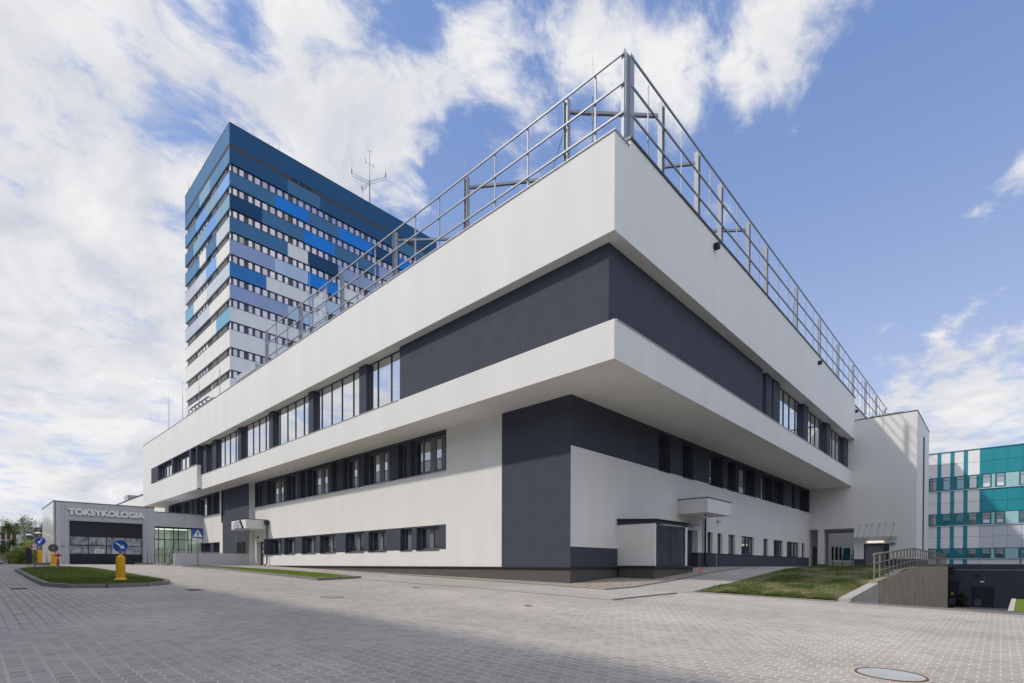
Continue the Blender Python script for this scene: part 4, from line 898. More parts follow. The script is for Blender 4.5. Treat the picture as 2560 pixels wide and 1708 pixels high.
q.box(GX-10.6, GX, GY0+.001, GY0+.1, 1.2, 7.47); q.build('side_cladding', 'white_panel', g); boxo('corner_trim', (GX-.06, GX+.02, GY0-.06, GY0+.06, 1.2, 7.475), 'coping_light', g)
q = MB()
for y in (GY0+.55, -12.1, -5.6): pbox(q, 'x', GX, y, y+.015, 1.5, 7.47, -.006, .0)
for y in (-10.6, -9.2, -7.8, -6.4): pbox(q, 'x', GX, y, y+.015, 5.95, 7.47, -.006, .0)
q.build('panel_joints', 'frame_grey', g)
q = MB(); pbox(q, 'x', GX, -11.87, -11.75, 1.5, 5.87, -.04, .0); pbox(q, 'x', GX, -5.99, -5.87, 1.5, 5.87, -.04, .0); pbox(q, 'x', GX, -11.75, -5.99, 5.75, 5.87, -.04, .0); q.build('door_frame', 'coping_light', g)
q = MB(); q.box(GX-10.65, GX+.05, GY0-.07, GY1+.05, 7.485, 7.56); q.build('coping', 'frame_grey', g)
dz = [1.5, 2.56, 3.43, 4.32, 5.75]; dy = [-11.75, -10.34, -8.93, -7.48, -5.99]
q = MB(); pbox(q, 'x', GX, dy[0], dy[-1], 1.5, 2.55, .15, .22); pbox(q, 'x', GX, dy[0], dy[-1], 4.32, 5.75, .15, .22)
for z in (2.55, 3.40, 4.26): pbox(q, 'x', GX, dy[0], dy[-1], z, z+.07, .15, .22)
for y in dy: pbox(q, 'x', GX, max(dy[0], y-.04), min(dy[-1], y+.04), 2.62, 3.40, .15, .22); pbox(q, 'x', GX, max(dy[0], y-.04), min(dy[-1], y+.04), 3.47, 4.26, .15, .22)
for z in (1.85, 2.2, 4.68, 5.03, 5.39): pbox(q, 'x', GX, dy[0], dy[-1], z, z+.012, .145, .15)
mat('door_navy', (.018, .021, .032), .5, var=.04, spec=.4)
sd = q.build('sectional_door', 'door_navy', g)
for a, b in zip(dy, dy[1:]):
    for z0, z1 in ((2.62, 3.40), (3.47, 4.26)): q = MB(); pbox(q, 'x', GX, a+.04, b-.04, z0, z1, .18, .19); q.build('pane', 'reflection_pane', sd)
for y0, y1, z0, z1 in ((-9.85, -9.1, 2.66, 3.06), (-8.45, -7.8, 2.66, 3.1)):
    q = MB(); pbox(q, 'x', GX, y0, y1, z0, z1, .165, .175); pp = q.build('notice', 'paper', sd)
    q = MB()
    for k in range(4): pbox(q, 'x', GX, y0+.08, y1-.08, z0+.07+k*.08, z0+.095+k*.08, .158, .164)
    q.build('printed_lines', 'frame_grey', pp)
boxo('wall_unit', (GX, GX+.12, -12.35, -12.15, 3.3, 3.55), 'coping_light', g)
boxo('roof_vent', (GX-6, GX-5, -10.5, -9.8, 7.56, 7.85), 'coping_light', g)
q = MB(); q.box(GX-10, GX-.8, GY0+.3, GY1-.2, 1.45, 1.5); q.box(GX-10, GX-9.8, GY0+.3, GY1-.2, 1.5, 7); q.build('interior', 'plaster_grey', g)
boxo('ceiling_lamp', (GX-7, GX-3, -9.3, -9.1, 6.7, 6.75), 'room_light', g)
bk = text('sign_lettering', 'TOKSYKOLOGIA', .78, .05, .062, (GX+.06, -8.86, 6.33), (0, 1, 0), 'frame_grey', g, 6.10, label='raised white letters TOKSYKOLOGIA above the door')  # grey bodies give the shadow tone behind these white faces
text('letter_faces', 'TOKSYKOLOGIA', .78, .01, .052, (GX+.125, -8.86, 6.345), (0, 1, 0), 'letter_white', bk, 6.05)
# vehicle inside
a_ = thing('parked_van', 'white van just visible behind the garage door panes', 'van', (GX-5, -8.9, 1.5))
q = MB(); q.prism([(GX-8.5, -10.1), (GX-3.4, -10.1), (GX-3.4, -7.9), (GX-8.5, -7.9)], 1.95, 3.0); q.prism([(GX-8.4, -10.0), (GX-4.4, -10.0), (GX-4.4, -8.0), (GX-8.4, -8.0)], 3.0, 4.1); q.build('body', 'ambulance_white', a_)
boxo('windscreen', (GX-4.39, GX-4.3, -9.85, -8.15, 3.05, 3.9), 'glass_dark', a_)
for x in (GX-7.6, GX-4.2):
    for y in (-10.15, -7.85): q = MB(); q.tube((x, y-.1, 1.85), (x, y+.1, 1.85), .36, n=18); q.build('wheel', 'black', a_)
# glazed link
lk = thing('link_building', 'low grey link with full-height glazing between garage and hospital', 'building', (GX-2, -2.6, 1.6))
LY0, LY1 = -4.965, YB
q = MB(); wall(q, 'x', GX+.0, (LY0, LY1, 5.6, 7.07)); q.quad((GX, LY0, 7.07), (GX, LY1, 7.07), (GX-8, LY1, 7.07), (GX-8, LY0, 7.07)); q.quad((GX, LY0, 5.6), (GX, LY1, 5.6), (GX-.3, LY1, 5.6), (GX-.3, LY0, 5.6)); q.build('wall', 'panel_grey', lk)
q = MB()
for y in (-3.6, -2.25, -1.2): pbox(q, 'x', GX, y, y+.015, 5.62, 7.05, -.006, 0)
q.box(GX-.1, GX+.04, LY0, LY1, 7.075, 7.14); q.build('coping', 'frame_grey', lk)
q = MB(); pbox(q, 'x', GX, LY0, LY1, 5.42, 5.6, .1, .2); pbox(q, 'x', GX, LY0, LY1, 1.4, 1.62, .1, .2); pbox(q, 'x', GX, LY0, LY1, 4.22, 4.30, .1, .2)
for y in (LY0+.03, -4.57, -4.05, -3.22, -2.77, -1.87, -1.53, LY1-.05): pbox(q, 'x', GX, y-.03, y+.03, 1.62, 4.22, .1, .2); pbox(q, 'x', GX, y-.03, y+.03, 4.3, 5.42, .1, .2)
fr = q.build('glazing_frame', 'black', lk)
q = MB(); pbox(q, 'x', GX, LY0, LY1, 1.62, 5.42, .14, .15); q.build('pane', 'glass_clear', fr)
q = MB(); q.box(GX-6, GX-.4, LY0, LY1, 1.35, 1.4); q.box(GX-6.1, GX-6, LY0, LY1, 1.4, 5.6); q.box(GX-6, GX-.3, LY0+.02, LY0+.1, 1.4, 5.6); q.box(GX-6, GX-.3, LY1-.12, LY1-.02, 1.4, 5.6); q.box(GX-6, GX-.3, LY0+.1, LY1-.12, 5.61, 5.7); q.build('interior', 'interior_light', lk)
boxo('ceiling_lamp', (GX-5, GX-.8, -4.4, -1.0, 5.55, 5.6), 'room_light', lk)
q = MB()
for k in range(9): q.box(GX-4.8+k*.35, GX-4.4+k*.35, -2.6, -1.0, 1.6+k*.2, 1.66+k*.2)
q.tube((GX-4.6, -2.6, 2.6), (GX-1.6, -2.6, 4.4), .03); q.tube((GX-4.6, -2.6, 2.3), (GX-1.6, -2.6, 4.1), .02); q.build('stair', 'plaster_grey', lk)

# ramp wall and rails before the link
rw = thing('ramp_wall', 'low grey rendered ramp wall with steel handrail before the glazed link', 'wall', (-36.95, -3.4, 1.4))
q = MB(); q.prism([(-37.1, -6.41), (-36.8, -6.41), (-36.8, YB-.002), (-37.1, YB-.002)], 1.0, lambda x, y: 2.56+.01*(y+6.4)); q.build('wall_body', 'panel_grey', rw)
q = MB(); q.tube((-36.95, -6.5, 2.68), (-36.95, -2.6, 2.68), .022)
for y in (-6.3, -5, -3.8, -2.7): q.tube((-36.95, y, 2.55), (-36.95, y, 2.68), .015, n=6)
q.build('handrail', 'coping_light', rw)
rr_ = thing('ramp_railing', 'brown metal ramp railing with vertical bars before the glazed link', 'railing', (-42, -6.2, 1.6))
for y in (-7.25, -5.3): q = MB(); q.tube((-42, y, 1.4), (-42, y, 2.82), .025); q.build('post', 'sign_back', rr_)
for z in (2.82, 2.65): q = MB(); q.tube((-42, -7.25, z), (-42, -5.3, z), .02); q.build('rail', 'coping_light', rr_)
for k in range(1, 7): q = MB(); q.tube((-42, -7.25+k*.28, 1.55), (-42, -7.25+k*.28, 2.65), .022 if k > 1 else .01); q.build('bar', 'rust', rr_)
mat('terrace', (.45, .42, .38), .9)
kerb([(-41.8, -8.2), (-41.8, -6.8), (-37.4, -6.7)], .2, .16).build('kerb', 'kerb_stone', kind='structure')
# lit wall behind the garage
o = thing('rear_wing', 'low white rear wing with flat roof behind the garage', 'building', (-100, 10, 1.5))
boxo('wall', (-125, -80, 3, 12, 1.0, 13.9), 'plaster_white', o); boxo('coping', (-125.1, -79.9, 2.9, 12.1, 13.903, 14.05), 'dark_metal', o)
boxo('roof_unit', (-112, -108.5, 2.9, 6, 14.05, 15.0), 'coping_light', o)

# ------------------------------------------------------------------ signs, bollards, hydrant
FACE = Vector((13.9+11, -18.4+14, 0)).normalized()
def basis(dirv): n = Vector((dirv[0], dirv[1], 0)).normalized(); return Vector((-n.y, n.x, 0)), n
def flat(q, pts, c, rt, n, d0, d1):
    k = len(pts); i = len(q.v)
    for d in (d0, d1):
        for a, b in pts: p = Vector(c)+rt*a+Vector((0, 0, 1))*b+n*d; q.v.append(tuple(p))
    q.f.append(tuple(range(i, i+k))); q.f.append(tuple(range(i+2*k-1, i+k-1, -1)))
    for j in range(k): q.f.append((i+j, i+(j+1) % k, i+k+(j+1) % k, i+k+j))
def circ(rr, n=32): return [(rr*math.cos(2*math.pi*k/n), rr*math.sin(2*math.pi*k/n)) for k in range(n)]
def bollard(x, y, z, hb, hs, rs, facing, arrow, label):
    t = thing('traffic_bollard', label, 'bollard', (x, y, z), 'yellow bollards with round signs')
    q = MB(); n = 16
    prof = [(.215, 0), (.215, .03), (.17, .08), (.142, .12), (.142, hb-.10), (.135, hb-.07), (.08, hb-.04), (.05, hb-.02), (.05, hb+.06), (.001, hb+.06)]
    i = len(q.v); q.lathe(prof, (x, y, z), 16)
    for k in range(8):
        a = 2*math.pi*k/8; q.box(x+.140*math.cos(a)-.012, x+.140*math.cos(a)+.012, y+.140*math.sin(a)-.012, y+.140*math.sin(a)+.012, z+.12, z+hb-.12)
    q.build('body', 'yellow_plastic', t)
    rt, nn = basis(facing); c = Vector((x, y, z+hs))
    q = MB(); q.tube((x, y, z+hb+.05), (x, y, z+hs-rs+.1), .06, n=10); flat(q, circ(rs*.3, 16), c-nn*.05, rt, nn, 0, .04); q.build('bracket', 'frame_grey', t)
    q = MB(); flat(q, circ(rs), c, rt, nn, 0, .012); s = q.build('sign_disc', 'sign_back' if arrow is None else 'sign_white', t)
    if arrow is not None:
        q = MB(); flat(q, circ(rs*.955), c, rt, nn, .0125, .016); q.build('face', 'sign_blue', s)
        ar = [(-.62, .085), (.12, .085), (.12, .30), (.66, 0), (.12, -.30), (.12, -.085), (-.62, -.085)]; ca, sa = math.cos(arrow), math.sin(arrow)
        q = MB(); flat(q, [((a*ca-b*sa)*rs*1.1, (a*sa+b*ca)*rs*1.1) for a, b in ar], c, rt, nn, .0165, .02); q.build('arrow', 'sign_white', s)
    return t
bollard(-11.12, -14.31, G(-11.12, -14.31)+.09, 1.0, 1.35, .25, (1, -.17), rad(-38), 'yellow bollard with blue down-right arrow disc on the grass island')
bollard(-47.93, -13.99, 1.6, 1.22, 2.03, .38, (1, -.1), rad(-122), 'yellow bollard with blue down-left arrow disc left of the garage corner')
bollard(-40.1, -13.79, 1.5, 1.0, 1.36, .31, (-1, .1), None, 'yellow bollard with grey sign back beside the red hydrant')
hy = thing('fire_hydrant', 'red post hydrant with yellow ring beside the yellow bollard', 'hydrant', (-38.36, -13.67, 1.45))
q = MB(); q.lathe([(.11, 0), (.11, .04), (.075, .06), (.075, .72), (.10, .74), (.12, .80), (.12, .9), (.09, .96), (.04, 1.0), (.001, 1.0)], (-38.36, -13.67, 1.45), 16); q.build('body', 'red_paint', hy)
for s in (-1, 1):
    q = MB(); q.tube((-38.36, -13.67+s*.1, 2.28), (-38.36, -13.67+s*.22, 2.28), .06, n=10); q.build('outlet', 'red_paint', hy)
    q = MB(); q.tube((-38.36, -13.67+s*.221, 2.28), (-38.36, -13.67+s*.27, 2.28), .075, n=10); q.build('cap', 'coping_light', hy)
q = MB(); q.lathe([(.078, 0), (.085, .01), (.085, .13), (.078, .14)], (-38.36, -13.67, 2.0), 16); q.build('ring', 'yellow_plastic', hy)
ps = thing('marker_post', 'thin brown post with small red and white plate near the garage', 'signpost', (-37.75, -15.03, 1.42))
q = MB(); q.tube((-37.75, -15.03, 1.35), (-37.75, -15.03, 3.0), .035); q.build('post', 'rust', ps)
rt, nn = basis((1, -.1)); c = Vector((-37.7, -15.03, 2.85))
q = MB(); flat(q, [(-.2, -.18), (.2, -.18), (.2, .18), (-.2, .18)], c, rt, nn, 0, .015); s = q.build('plate', 'sign_white', ps)
for a, b in ((-.19, -.10), (.10, .19)): q = MB(); flat(q, [(a, -.15), (b, -.15), (b, .17), (a, .17)], c, rt, nn, .0155, .02); q.build('stripe', 'red_paint', s)
q = MB(); flat(q, [(-.05, -.05), (.05, -.05), (.05, .05), (-.05, .05)], c, rt, nn, .0155, .02); q.build('symbol', 'black', s)
bo = thing('waste_bin', 'dark litter bin standing behind the thin brown post', 'bin', (-41, -15.1, 1.5))
q = MB(); q.box(-41.2, -40.8, -15.32, -14.98, 1.75, 2.85); q.build('bin_body', 'door_navy', bo); q = MB(); q.box(-41.03, -40.97, -15.18, -15.12, 1.45, 1.75); q.build('leg', 'rust', bo)
for x, y, w_, lb in ((-43.5, -14.3, 1.2, 'dark stone block lying left of the garage corner'), (-41.2, -13.9, .8, 'dark stone block between the bollard and the garage')):
    tag(boxo('stone_block', (x-w_, x+w_, y-.35, y+.35, 1.4, 1.72), 'kerb_stone'), lb, 'block')
# pedestrian crossing sign
sx_, sy_ = -34.09, -5.39
ds = thing('crossing_sign', 'blue pedestrian crossing sign with small plate on a grey pole', 'road sign', (sx_, sy_, G(sx_, sy_)))
zb = G(sx_, sy_)
q = MB(); q.tube((sx_, sy_, zb-.05), (sx_, sy_, zb+3.0), .035, n=10); q.build('pole', 'frame_grey', ds)
rt, nn = basis((1, -.25)); c = Vector((sx_, sy_, zb+2.68))+nn*.045
S = .40
q = MB(); flat(q, [(-S, -S+.04), (S, -S+.04), (S, S-.04), (-S, S-.04)], c, rt, nn, 0, .015); pl_ = q.build('plate', 'sign_blue', ds)
q = MB(); flat(q, [(-S*.88, -S*.68), (S*.88, -S*.68), (0, S*.84)], c, rt, nn, .0155, .019); q.build('triangle', 'sign_white', pl_)
q = MB()
fig = lambda pts: flat(q, [(a*S, b*S) for a, b in pts], c, rt, nn, .0195, .023)
flat(q, [(a+.02*S, b+.44*S) for a, b in circ(.09*S, 12)], c, rt, nn, .0195, .023)
fig([(-.10, .34), (.08, .34), (.12, -.08), (-.08, -.08)]); fig([(-.06, -.085), (.04, -.085), (-.20, -.56), (-.30, -.56)]); fig([(.02, -.085), (.12, -.085), (.30, -.56), (.20, -.56)])
fig([(-.105, .30), (-.13, .22), (-.28, .02), (-.24, -.02), (-.10, .14)]); fig([(.10, .30), (.24, .08), (.34, .02), (.31, -.03), (.19, .03), (.10, .16)])
q.build('walking_figure', 'black', pl_)
q = MB()
for a in (-.62, -.36, .34, .58): fig([(a-.07, -.62), (a+.07, -.62), (a+.07, -.58), (a-.07, -.58)])
q.build('stripes', 'black', pl_)
c2 = c+Vector((0, 0, -.58))
q = MB(); flat(q, [(-.32, -.13), (.32, -.13), (.32, .13), (-.32, .13)], c2, rt, nn, 0, .012); p2 = q.build('lower_plate', 'sign_white', ds)
q = MB()
for z in (.03, -.05): flat(q, [(-.24, z-.015), (.24, z-.015), (.24, z+.015), (-.24, z+.015)], c2, rt, nn, .0125, .015)
q.build('text_lines', 'frame_grey', p2)

# ------------------------------------------------------------------ street lamps far left
def lamp(x, y, z0, h, label, arms=((0, -.55), (0, .55))):
    t = thing('street_lamp', label, 'street lamp', (x, y, z0), 'street lamps by the trees')
    q = MB(); q.tube((x, y, z0), (x, y, z0+h), .06, .04, n=8); q.build('pole', 'frame_grey', t)
    for ax, ay in arms:
        q = MB(); q.tube((x, y, z0+h), (x+ax, y+ay, z0+h+.05), .025, n=6); q.build('arm', 'frame_grey', t)
        q = MB(); q.lathe([(.30, 0), (.27, .06), (.15, .14), (.001, .17)], (x+ax, y+ay, z0+h-.02), 16); q.build('lamp_head', 'letter_white', t)
lamp(-65.4, -13.55, 1.5, 3.35, 'double headed street lamp left of the yellow bollard, before the trees', ((0, -.1), (-2.6, .25)))
lamp(-63.3, -13.3, 1.5, 3.5, 'single headed street lamp just left of the garage corner', ((0, .25),))

# ------------------------------------------------------------------ trees
def tree(name, x, y, z0, h, cr_, n, leafm, label, trunk_h, group=None, tall=1.0, drop=0.0, ls=.16, gaps=.5):
    t = thing(name, label, 'tree' if 'tree' in name or name == 'birch' else 'shrub', (x, y, z0), group)
    q = MB(); q.tube((x, y, z0-.1), (x+.1, y, z0+trunk_h), .045*h**.5*1.6, .03*h**.5, n=8)
    limbs = []
    for k in range(9):
        a = random.uniform(0, 6.28); e = random.uniform(.3, 1.1); Lh = cr_*random.uniform(.5, .95); z = z0+trunk_h*random.uniform(.75, 1.0)+(h-trunk_h)*random.random()*.45
        p = Vector((x+.1, y, z)); e_ = p+Vector((math.cos(a)*Lh*math.cos(e), math.sin(a)*Lh*math.cos(e), math.sin(e)*Lh*tall)); q.tube(p, e_, .05, .015, n=5); limbs.append(e_)
    q.tube((x+.1, y, z0+trunk_h), (x, y, z0+h*.9), .03*h**.5, .01, n=6); q.build('trunk', 'bark', t)
    q = MB(); clumps = []
    for k in range(int(26)):
        a = random.uniform(0, 6.28); rr = cr_*math.sqrt(random.random())*.85; hz = random.random(); zz = z0+trunk_h*.8+(h-trunk_h*.8)*hz; rr *= (1-.65*abs(hz-.38)*1.3)
        clumps.append((Vector((x+math.cos(a)*rr, y+math.sin(a)*rr, zz)), cr_*random.uniform(.16, .34)))
    for k in range(n):
        c, s = random.choice(clumps); p = c+Vector((random.gauss(0, s*.55), random.gauss(0, s*.55), random.gauss(0, s*.5)-abs(random.gauss(0, drop))))
        a = random.uniform(0, 6.28); d1 = Vector((math.cos(a), math.sin(a), random.uniform(-.8, .8))).normalized()*ls*random.uniform(.6, 1.3); d2 = d1.cross(Vector((random.gauss(0, 1), random.gauss(0, 1), random.gauss(0, 1)))).normalized()*ls*.5
        q.quad(p-d1*.5, p+d2*.5, p+d1*.5, p-d2*.5)
    q.build('crown', leafm, t); return t
G1 = 'street trees at the far left'
tree('tree', -74.5, -17.2, 1.5, 4.7, 2.1, 3600, 'leaf_green', 'small green tree at the left edge of the picture before the striped building', 1.0, G1, ls=.2)
tree('tree', -72.3, -14.95, 1.5, 5.0, 1.5, 3200, 'leaf_green', 'small green tree with bare trunk before the striped building', 1.5, G1, ls=.19)
tree('birch', -68.6, -13.3, 1.5, 5.7, 2.0, 5200, 'leaf_birch', 'tall loose birch left of the garage corner', .8, G1, 1.2, .35, ls=.15)
tree('birch', -66.0, -11.9, 1.5, 5.6, 1.6, 3200, 'leaf_birch', 'birch half hidden behind the garage corner', .9, G1, 1.2, .35, ls=.15)
tree('bush', -55.2, -14.75, 1.5, 1.7, 1.35, 8500, 'leaf_bush', 'pale green round bush left of the yellow bollard', .2, ls=.12)
tree('bush', -57.6, -14.2, 1.5, 2.5, 1.0, 4500, 'leaf_bush', 'tall pale shrub rising behind the round bush', .2, ls=.13)
tree('bush', -62, -17.6, 1.5, 1.2, .9, 2500, 'leaf_green', 'low shrub at the left edge of the picture', .2, ls=.13)
o = thing('striped_building', 'long grey hall with dark brown vertical stripes far left', 'building', (-118, -15, 1.5))
boxo('wall', (-130, -112, -45, 6, 1, 8.1), 'grey_panel', o)
for y in (-22.5, -20.2, -16.5, -14.13, -13.45, -12.76, -9.9, -9.2): boxo('stripe', (-111.998, -111.95, y-.24, y+.24, 5.9, 8.08), 'brown_panel', o); boxo('window', (-111.998, -111.96, y-.24, y+.24, 3.2, 5.6), 'glass_dark', o)
boxo('coping', (-130.1, -111.9, -45.1, 6.1, 8.103, 8.2), 'coping_light', o)
o = boxo('garden_wall', (-73.2, -72.9, -24, -8, 1.2, 2.95), 'beige_wall'); tag(o, 'pale beige garden wall behind the round bush', 'wall')
o = thing('parked_car', 'silver car parked far left beside the garden wall', 'car', (-68, -16.5, 1.5))
q = MB(); q.prism([(-69.8, -17.3), (-66.2, -17.3), (-66.2, -15.7), (-69.8, -15.7)], 1.72, 1.98); q.prism([(-69.3, -17.15), (-67, -17.15), (-67.3, -15.85), (-69.0, -15.85)], 1.98, 2.15); q.build('body', 'coping_light', o)
for x in (-69.1, -66.9):
    for y in (-17.2, -15.8): q = MB(); q.tube((x, y-.08, 1.72), (x, y+.08, 1.72), .2, n=14); q.build('wheel', 'black', o)

# ------------------------------------------------------------------ teal building on the right
TB = thing('teal_building', 'long building with turquoise and white panels at the far right', 'building', (30, 56, 1.8)); TYF = 52.0
zb_ = [(9.42+1.53, 13.47), (7.1-.0, 9.42), (5.75-2.2, 5.75), (1.9, 2.38)]
Z = [13.47, 12.25, 10.95, 9.45, 8.22, 7.13, 5.80, 4.66, 3.5, 2.38, 1.86]
q = MB(); q.box(7.8, 60, TYF+.12, TYF+14, -3, 13.4); q.build('core', 'interior_dark', TB)
colx = [4.6, 5.3, 5.65, 6.45, 6.75, 7.55, 7.9, 8.95, 9.25, 9.99, 10.3, 11.03, 11.35, 12.26]
for (zt, zm, zl) in ((Z[0], Z[1], Z[2]), (Z[3], Z[4], Z[5]), (Z[6], Z[7], Z[8])):
    edges = [7.78, 8.95, 9.25, 9.99, 10.3, 11.03, 11.35, 12.26]
    for k, (a, b) in enumerate(zip(edges, edges[1:])):
        m_ = 'white_panel' if (k % 2 == 0) else 'teal_panel'
        if a == 11.35: m_ = 'white_panel'
        q = MB(); q.box(a+.008, b-.008, TYF, TYF+.11, zm+.012, zt); q.box(a+.008, b-.008, TYF, TYF+.11, zl, zm-.012); q.build('cladding_panel', m_, TB)
    a = 12.26
    while a < 46:
        b = a+1.02; m_ = 'teal_panel' if zt > 6 else 'grey_panel'
        q = MB(); q.box(a+.008, b-.008, TYF, TYF+.11, zm+.012, zt); q.box(a+.008, b-.008, TYF, TYF+.11, zl, zm-.012); q.build('cladding_panel', m_, TB) if a < 17 else None
        if a >= 17:
            if a-1.02 < 17: big = MB()
            big.v += [(v[0], v[1], v[2]) for v in q.v]; n0 = len(big.v)-len(q.v); big.f += [tuple(i+n0 for i in ff) for ff in q.f]
        a = b
    big.build('cladding_panel', m_, TB)
for z0, z1 in ((Z[3], Z[2]), (Z[6], Z[5]), (Z[9], Z[8])):
    q = MB(); q.box(7.8, 46, TYF+.03, TYF+.10, z0+.06, z1-.001); q.build('teal_band', 'teal_frame', TB)
    boxo('ledge', (7.8, 46, TYF-.12, TYF+.05, z0+.002, z0+.055), 'letter_white', TB)
    ws = [8.28, 9.38, 10.45, 11.42, 12.45, 13.46, 15.15, 16.2, 17.3, 18.4]
    for k, x in enumerate(ws):
        h = (x, x+.66, z0+.12, z1-.05)
        q = MB(); kk = .07
        q.box(h[0], h[0]+kk, TYF-.03, TYF+.03, h[2], h[3]); q.box(h[1]-kk, h[1], TYF-.03, TYF+.03, h[2], h[3]); q.box(h[0]+kk, h[1]-kk, TYF-.03, TYF+.03, h[2], h[2]+kk); q.box(h[0]+kk, h[1]-kk, TYF-.03, TYF+.03, h[3]-kk, h[3]); q.box(h[0]+kk, h[1]-kk, TYF-.03, TYF+.03, h[3]-.32, h[3]-.26)
        wn = q.build('window', 'teal_frame', TB)
        gm = 'glass_teal' if k in (1, 2) else 'glass_window'
        q = MB(); q.box(h[0]+kk, h[1]-kk, TYF+.0, TYF+.028, h[2]+kk, h[3]-kk); q.build('pane', gm, wn)
        if k in (4, 5) and z0 > 5: q = MB(); q.box(h[0]+kk+.02, h[1]-kk-.02, TYF-.008, TYF-.002, h[2]+kk+.02, h[2]+.42); q.build('blind', 'paper', wn)
        if 11.9 < x < 13:
            q = MB(); q.box(h[1]+.04, h[1]+.28, TYF-.0, TYF+.028, z0+.1, z1-.08); q.build('pale_infill', 'pale_teal_panel', TB)
    boxo('pale_infill', (14.16, 15.1, TYF+.0, TYF+.026, z0+.1, z1-.08), 'pale_teal_panel', TB)
    for a, b in ((14.2, 14.62), (14.7, 15.06)): q = MB(); q.box(a, b, TYF-.012, TYF-.002, z0+.12, z1-.10); q.build('pale_infill', 'pale_teal_panel', TB)
for k, (a, b) in enumerate(zip(edges, edges[1:])): boxo('cladding_panel', (a+.01, b-.01, TYF, TYF+.11, 1.86, 2.36), 'white_panel' if k % 2 == 0 else 'teal_panel', TB)
boxo('cladding_panel', (12.27, 46, TYF, TYF+.11, 1.86, 2.36), 'white_panel', TB)
boxo('coping', (7.8, 46, TYF-.06, TYF+.3, 13.475, 13.56), 'teal_frame', TB)
dt = MB(); dt.box(15.22, 15.32, TYF-.06, TYF-.04, 1.9, 3.4); dt.box(15.32, 16.0, TYF-.06, TYF-.04, 3.28, 3.4); dt.build('door', 'teal_frame', TB)
# dark basement wall below it
DB = thing('basement_block', 'dark navy rendered basement wall with service doors below the turquoise building', 'building', (14, 50, -2.5)); DY = 49.6
mat('plaster_navy', (.062, .066, .092), .9, var=.08, bump=.3, streak=1)
boxo('wall', (8.6, 40, DY, TYF-.01, -3, 1.33), 'plaster_navy', DB)
boxo('wall_cap', (8.6, 40, DY+.25, TYF-.01, 1.332, 1.84), 'plaster_navy', DB); boxo('ledge', (8.6, 40, DY-.05, DY+.25, 1.22, 1.34), 'frame_grey', DB)
for a, b, zt, lb, dbl in ((10.0, 10.79, .03, 'single dark door with yellow warning sticker', 0), (11.89, 13.33, -.41, 'double dark service door with louvre', 1)):
    q = MB(); q.box(a-.06, a, DY-.04, DY, -2.55, zt+.06); q.box(b, b+.06, DY-.04, DY, -2.55, zt+.06); q.box(a, b, DY-.04, DY, zt, zt+.06); d_ = q.build('door', 'black', DB, label=lb)
    if dbl: boxo('leaf', (a, (a+b)/2-.01, DY-.03, DY-.005, -2.5, zt), 'door_navy', d_); boxo('leaf', ((a+b)/2+.01, b, DY-.03, DY-.005, -2.5, zt), 'door_navy', d_)
    else: boxo('leaf', (a, b, DY-.03, DY-.005, -2.5, zt), 'door_navy', d_)
    q = MB()
    for k in range(7): q.box(a+.15, a+.6, DY-.045, DY-.031, -2.2+k*.09, -2.15+k*.09)
    q.build('louvre', 'frame_grey', d_)
boxo('warning_sticker', (10.28, 10.45, DY-.04, DY-.032, -1.22, -1.0), 'yellow_plastic', DB); boxo('vent_grille', (12.0, 12.35, DY-.02, DY-.001, .55, .82), 'black', DB)
boxo('wall_lamp', (12.42, 12.72, DY-.12, DY-.001, .08, .2), 'letter_white', DB); boxo('alarm_bell', (13.6, 13.7, DY-.06, DY-.001, -1.25, -1.15), 'red_paint', DB)
tree('shrub', 11.25, 48.6, -2.55, 1.55, .62, 1800, 'leaf_dark', 'dark evergreen shrub between the two basement doors', .2, ls=.10)
# raised grass at the far right behind a concrete edge
q = MB(); q.prism([(14.15, .12), (40, .12), (40, 7.0), (14.3, 7.0)], lambda x, y: -2.6, lambda x, y: .42+.006*y); q.build('bank_lawn', 'lawn_sunny', kind='structure')
o = MB(); o.prism([(14.02, .12), (14.14, .12), (14.29, 7.0), (14.17, 7.0)], -2.6, lambda x, y: .43+.006*y); tag(o.build('edge_wall', 'beige_wall'), 'low concrete edge wall along the grass bank at the right border', 'wall')

# ------------------------------------------------------------------ concrete retaining wall + railing
CW = 10.55
def wt(y): return .62 if y < .3 else (.62+(y-.3)*(.98-.62)/4.7 if y < 5 else (1.05+(y-5)*(1.60-1.05)/12.0 if y < 17.2 else 1.60))
rwl = thing('retaining_wall', 'stained board-marked concrete retaining wall rising beside the patchy lawn', 'wall', (CW, 18, .5))
q = MB(); ysx = [4.95]+[6+k for k in range(12)]+[17.2, 25, 40]
q = MB()
for a, b in zip(ysx, ysx[1:]):
    q.prism([(CW-.28, a), (CW, a), (CW, b), (CW-.28, b)], -2.8, lambda x, y: wt(max(y, 5.001)))
q.build('wall_body', 'board_concrete', rwl)
q = MB()
for a, b in ((.12, 2.5), (2.5, 4.95)): q.prism([(CW-.30, a), (CW+.02, a), (CW+.02, b), (CW-.30, b)], -2.8, lambda x, y: .62+(y-.12)*.072)
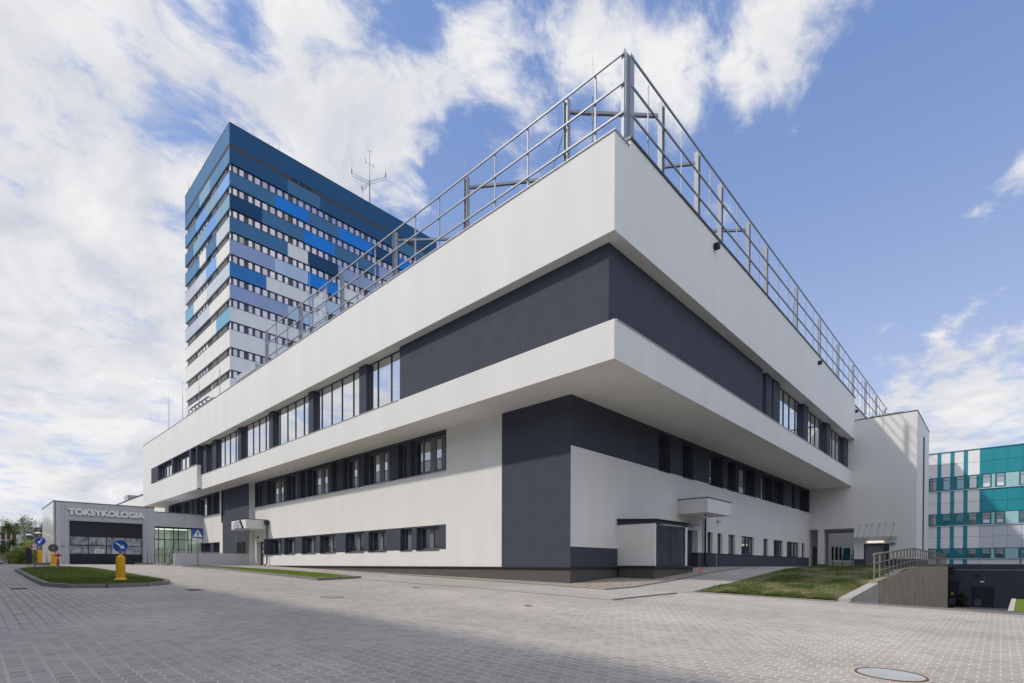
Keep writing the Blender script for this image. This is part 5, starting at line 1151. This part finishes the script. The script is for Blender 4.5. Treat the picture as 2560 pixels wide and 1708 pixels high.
q.build('cap_block', 'concrete', rwl)
cr_ = thing('wall_railing', 'rusty pale painted pipe railing on top of the concrete retaining wall', 'railing', (CW-.14, 20, 1.5))
py_ = [5.2, 6.9, 8.6, 10.3, 12.0, 13.7, 15.3, 16.9]
for y in [5.2+1.18*k for k in range(10)]+[17.0+1.15*k for k in range(21)]:
    if y > 40: break
    q = MB(); q.tube((CW-.14, y, wt(y)-.15), (CW-.14, y, wt(y)+1.0), .028, n=8); q.build('post', 'rusty_rail', cr_)
kn = 17.0
for off, rr2 in ((1.0, .038), (.66, .018), (.33, .018)):
    q = MB(); q.tube((CW-.14, 5.0, wt(5.01)+off), (CW-.14, kn, 1.6+off), rr2, n=8); q.tube((CW-.14, kn, 1.6+off), (CW-.14, 40, 1.6+off), rr2, n=8); q.build('rail', 'rusty_rail', cr_)
kerb([(10.2, 5), (10.2, 38.4)], .06, .0).build('kerb', 'kerb_stone', kind='structure')

# ------------------------------------------------------------------ building behind the camera whose shadow lies across the yard
nb = thing('neighbour_building', 'long flat-roofed grey building across the yard behind the viewer', 'building', (-10, -30, .3))
boxo('wall', (-110, 70, -42, -25.7, -1, 16.3), 'plaster_white', nb); boxo('coping', (-110.1, 70.1, -42.1, -25.65, 16.303, 16.4), 'dark_metal', nb)
for k in range(5):
    for j in range(26):
        pass
q = MB()
for z in (3.0, 6.6, 10.2, 13.4): q.box(-108, 68, -25.69, -25.66, z, z+1.5)
q.build('window_band', 'glass_dark', nb)

eb = thing('east_light_blocker', 'added dark block on the east side, outside the view, cutting low eastern light', 'building', (45, 0, .3))  # unseen blocker, added to hold low eastern light off the right facade
mat('blocker_dark', (.085, .07, .06), .9, var=.2)
boxo('wall', (42, 56, -45, 44, -3, 15), 'blocker_dark', eb); boxo('coping', (41.9, 56.1, -45.1, 44.1, 15.003, 15.15), 'dark_metal', eb)
for z in (1.5, 5.0, 8.5, 11.8): boxo('window_band', (41.96, 41.99, -43, 42, z, z+1.5), 'glass_dark', eb)
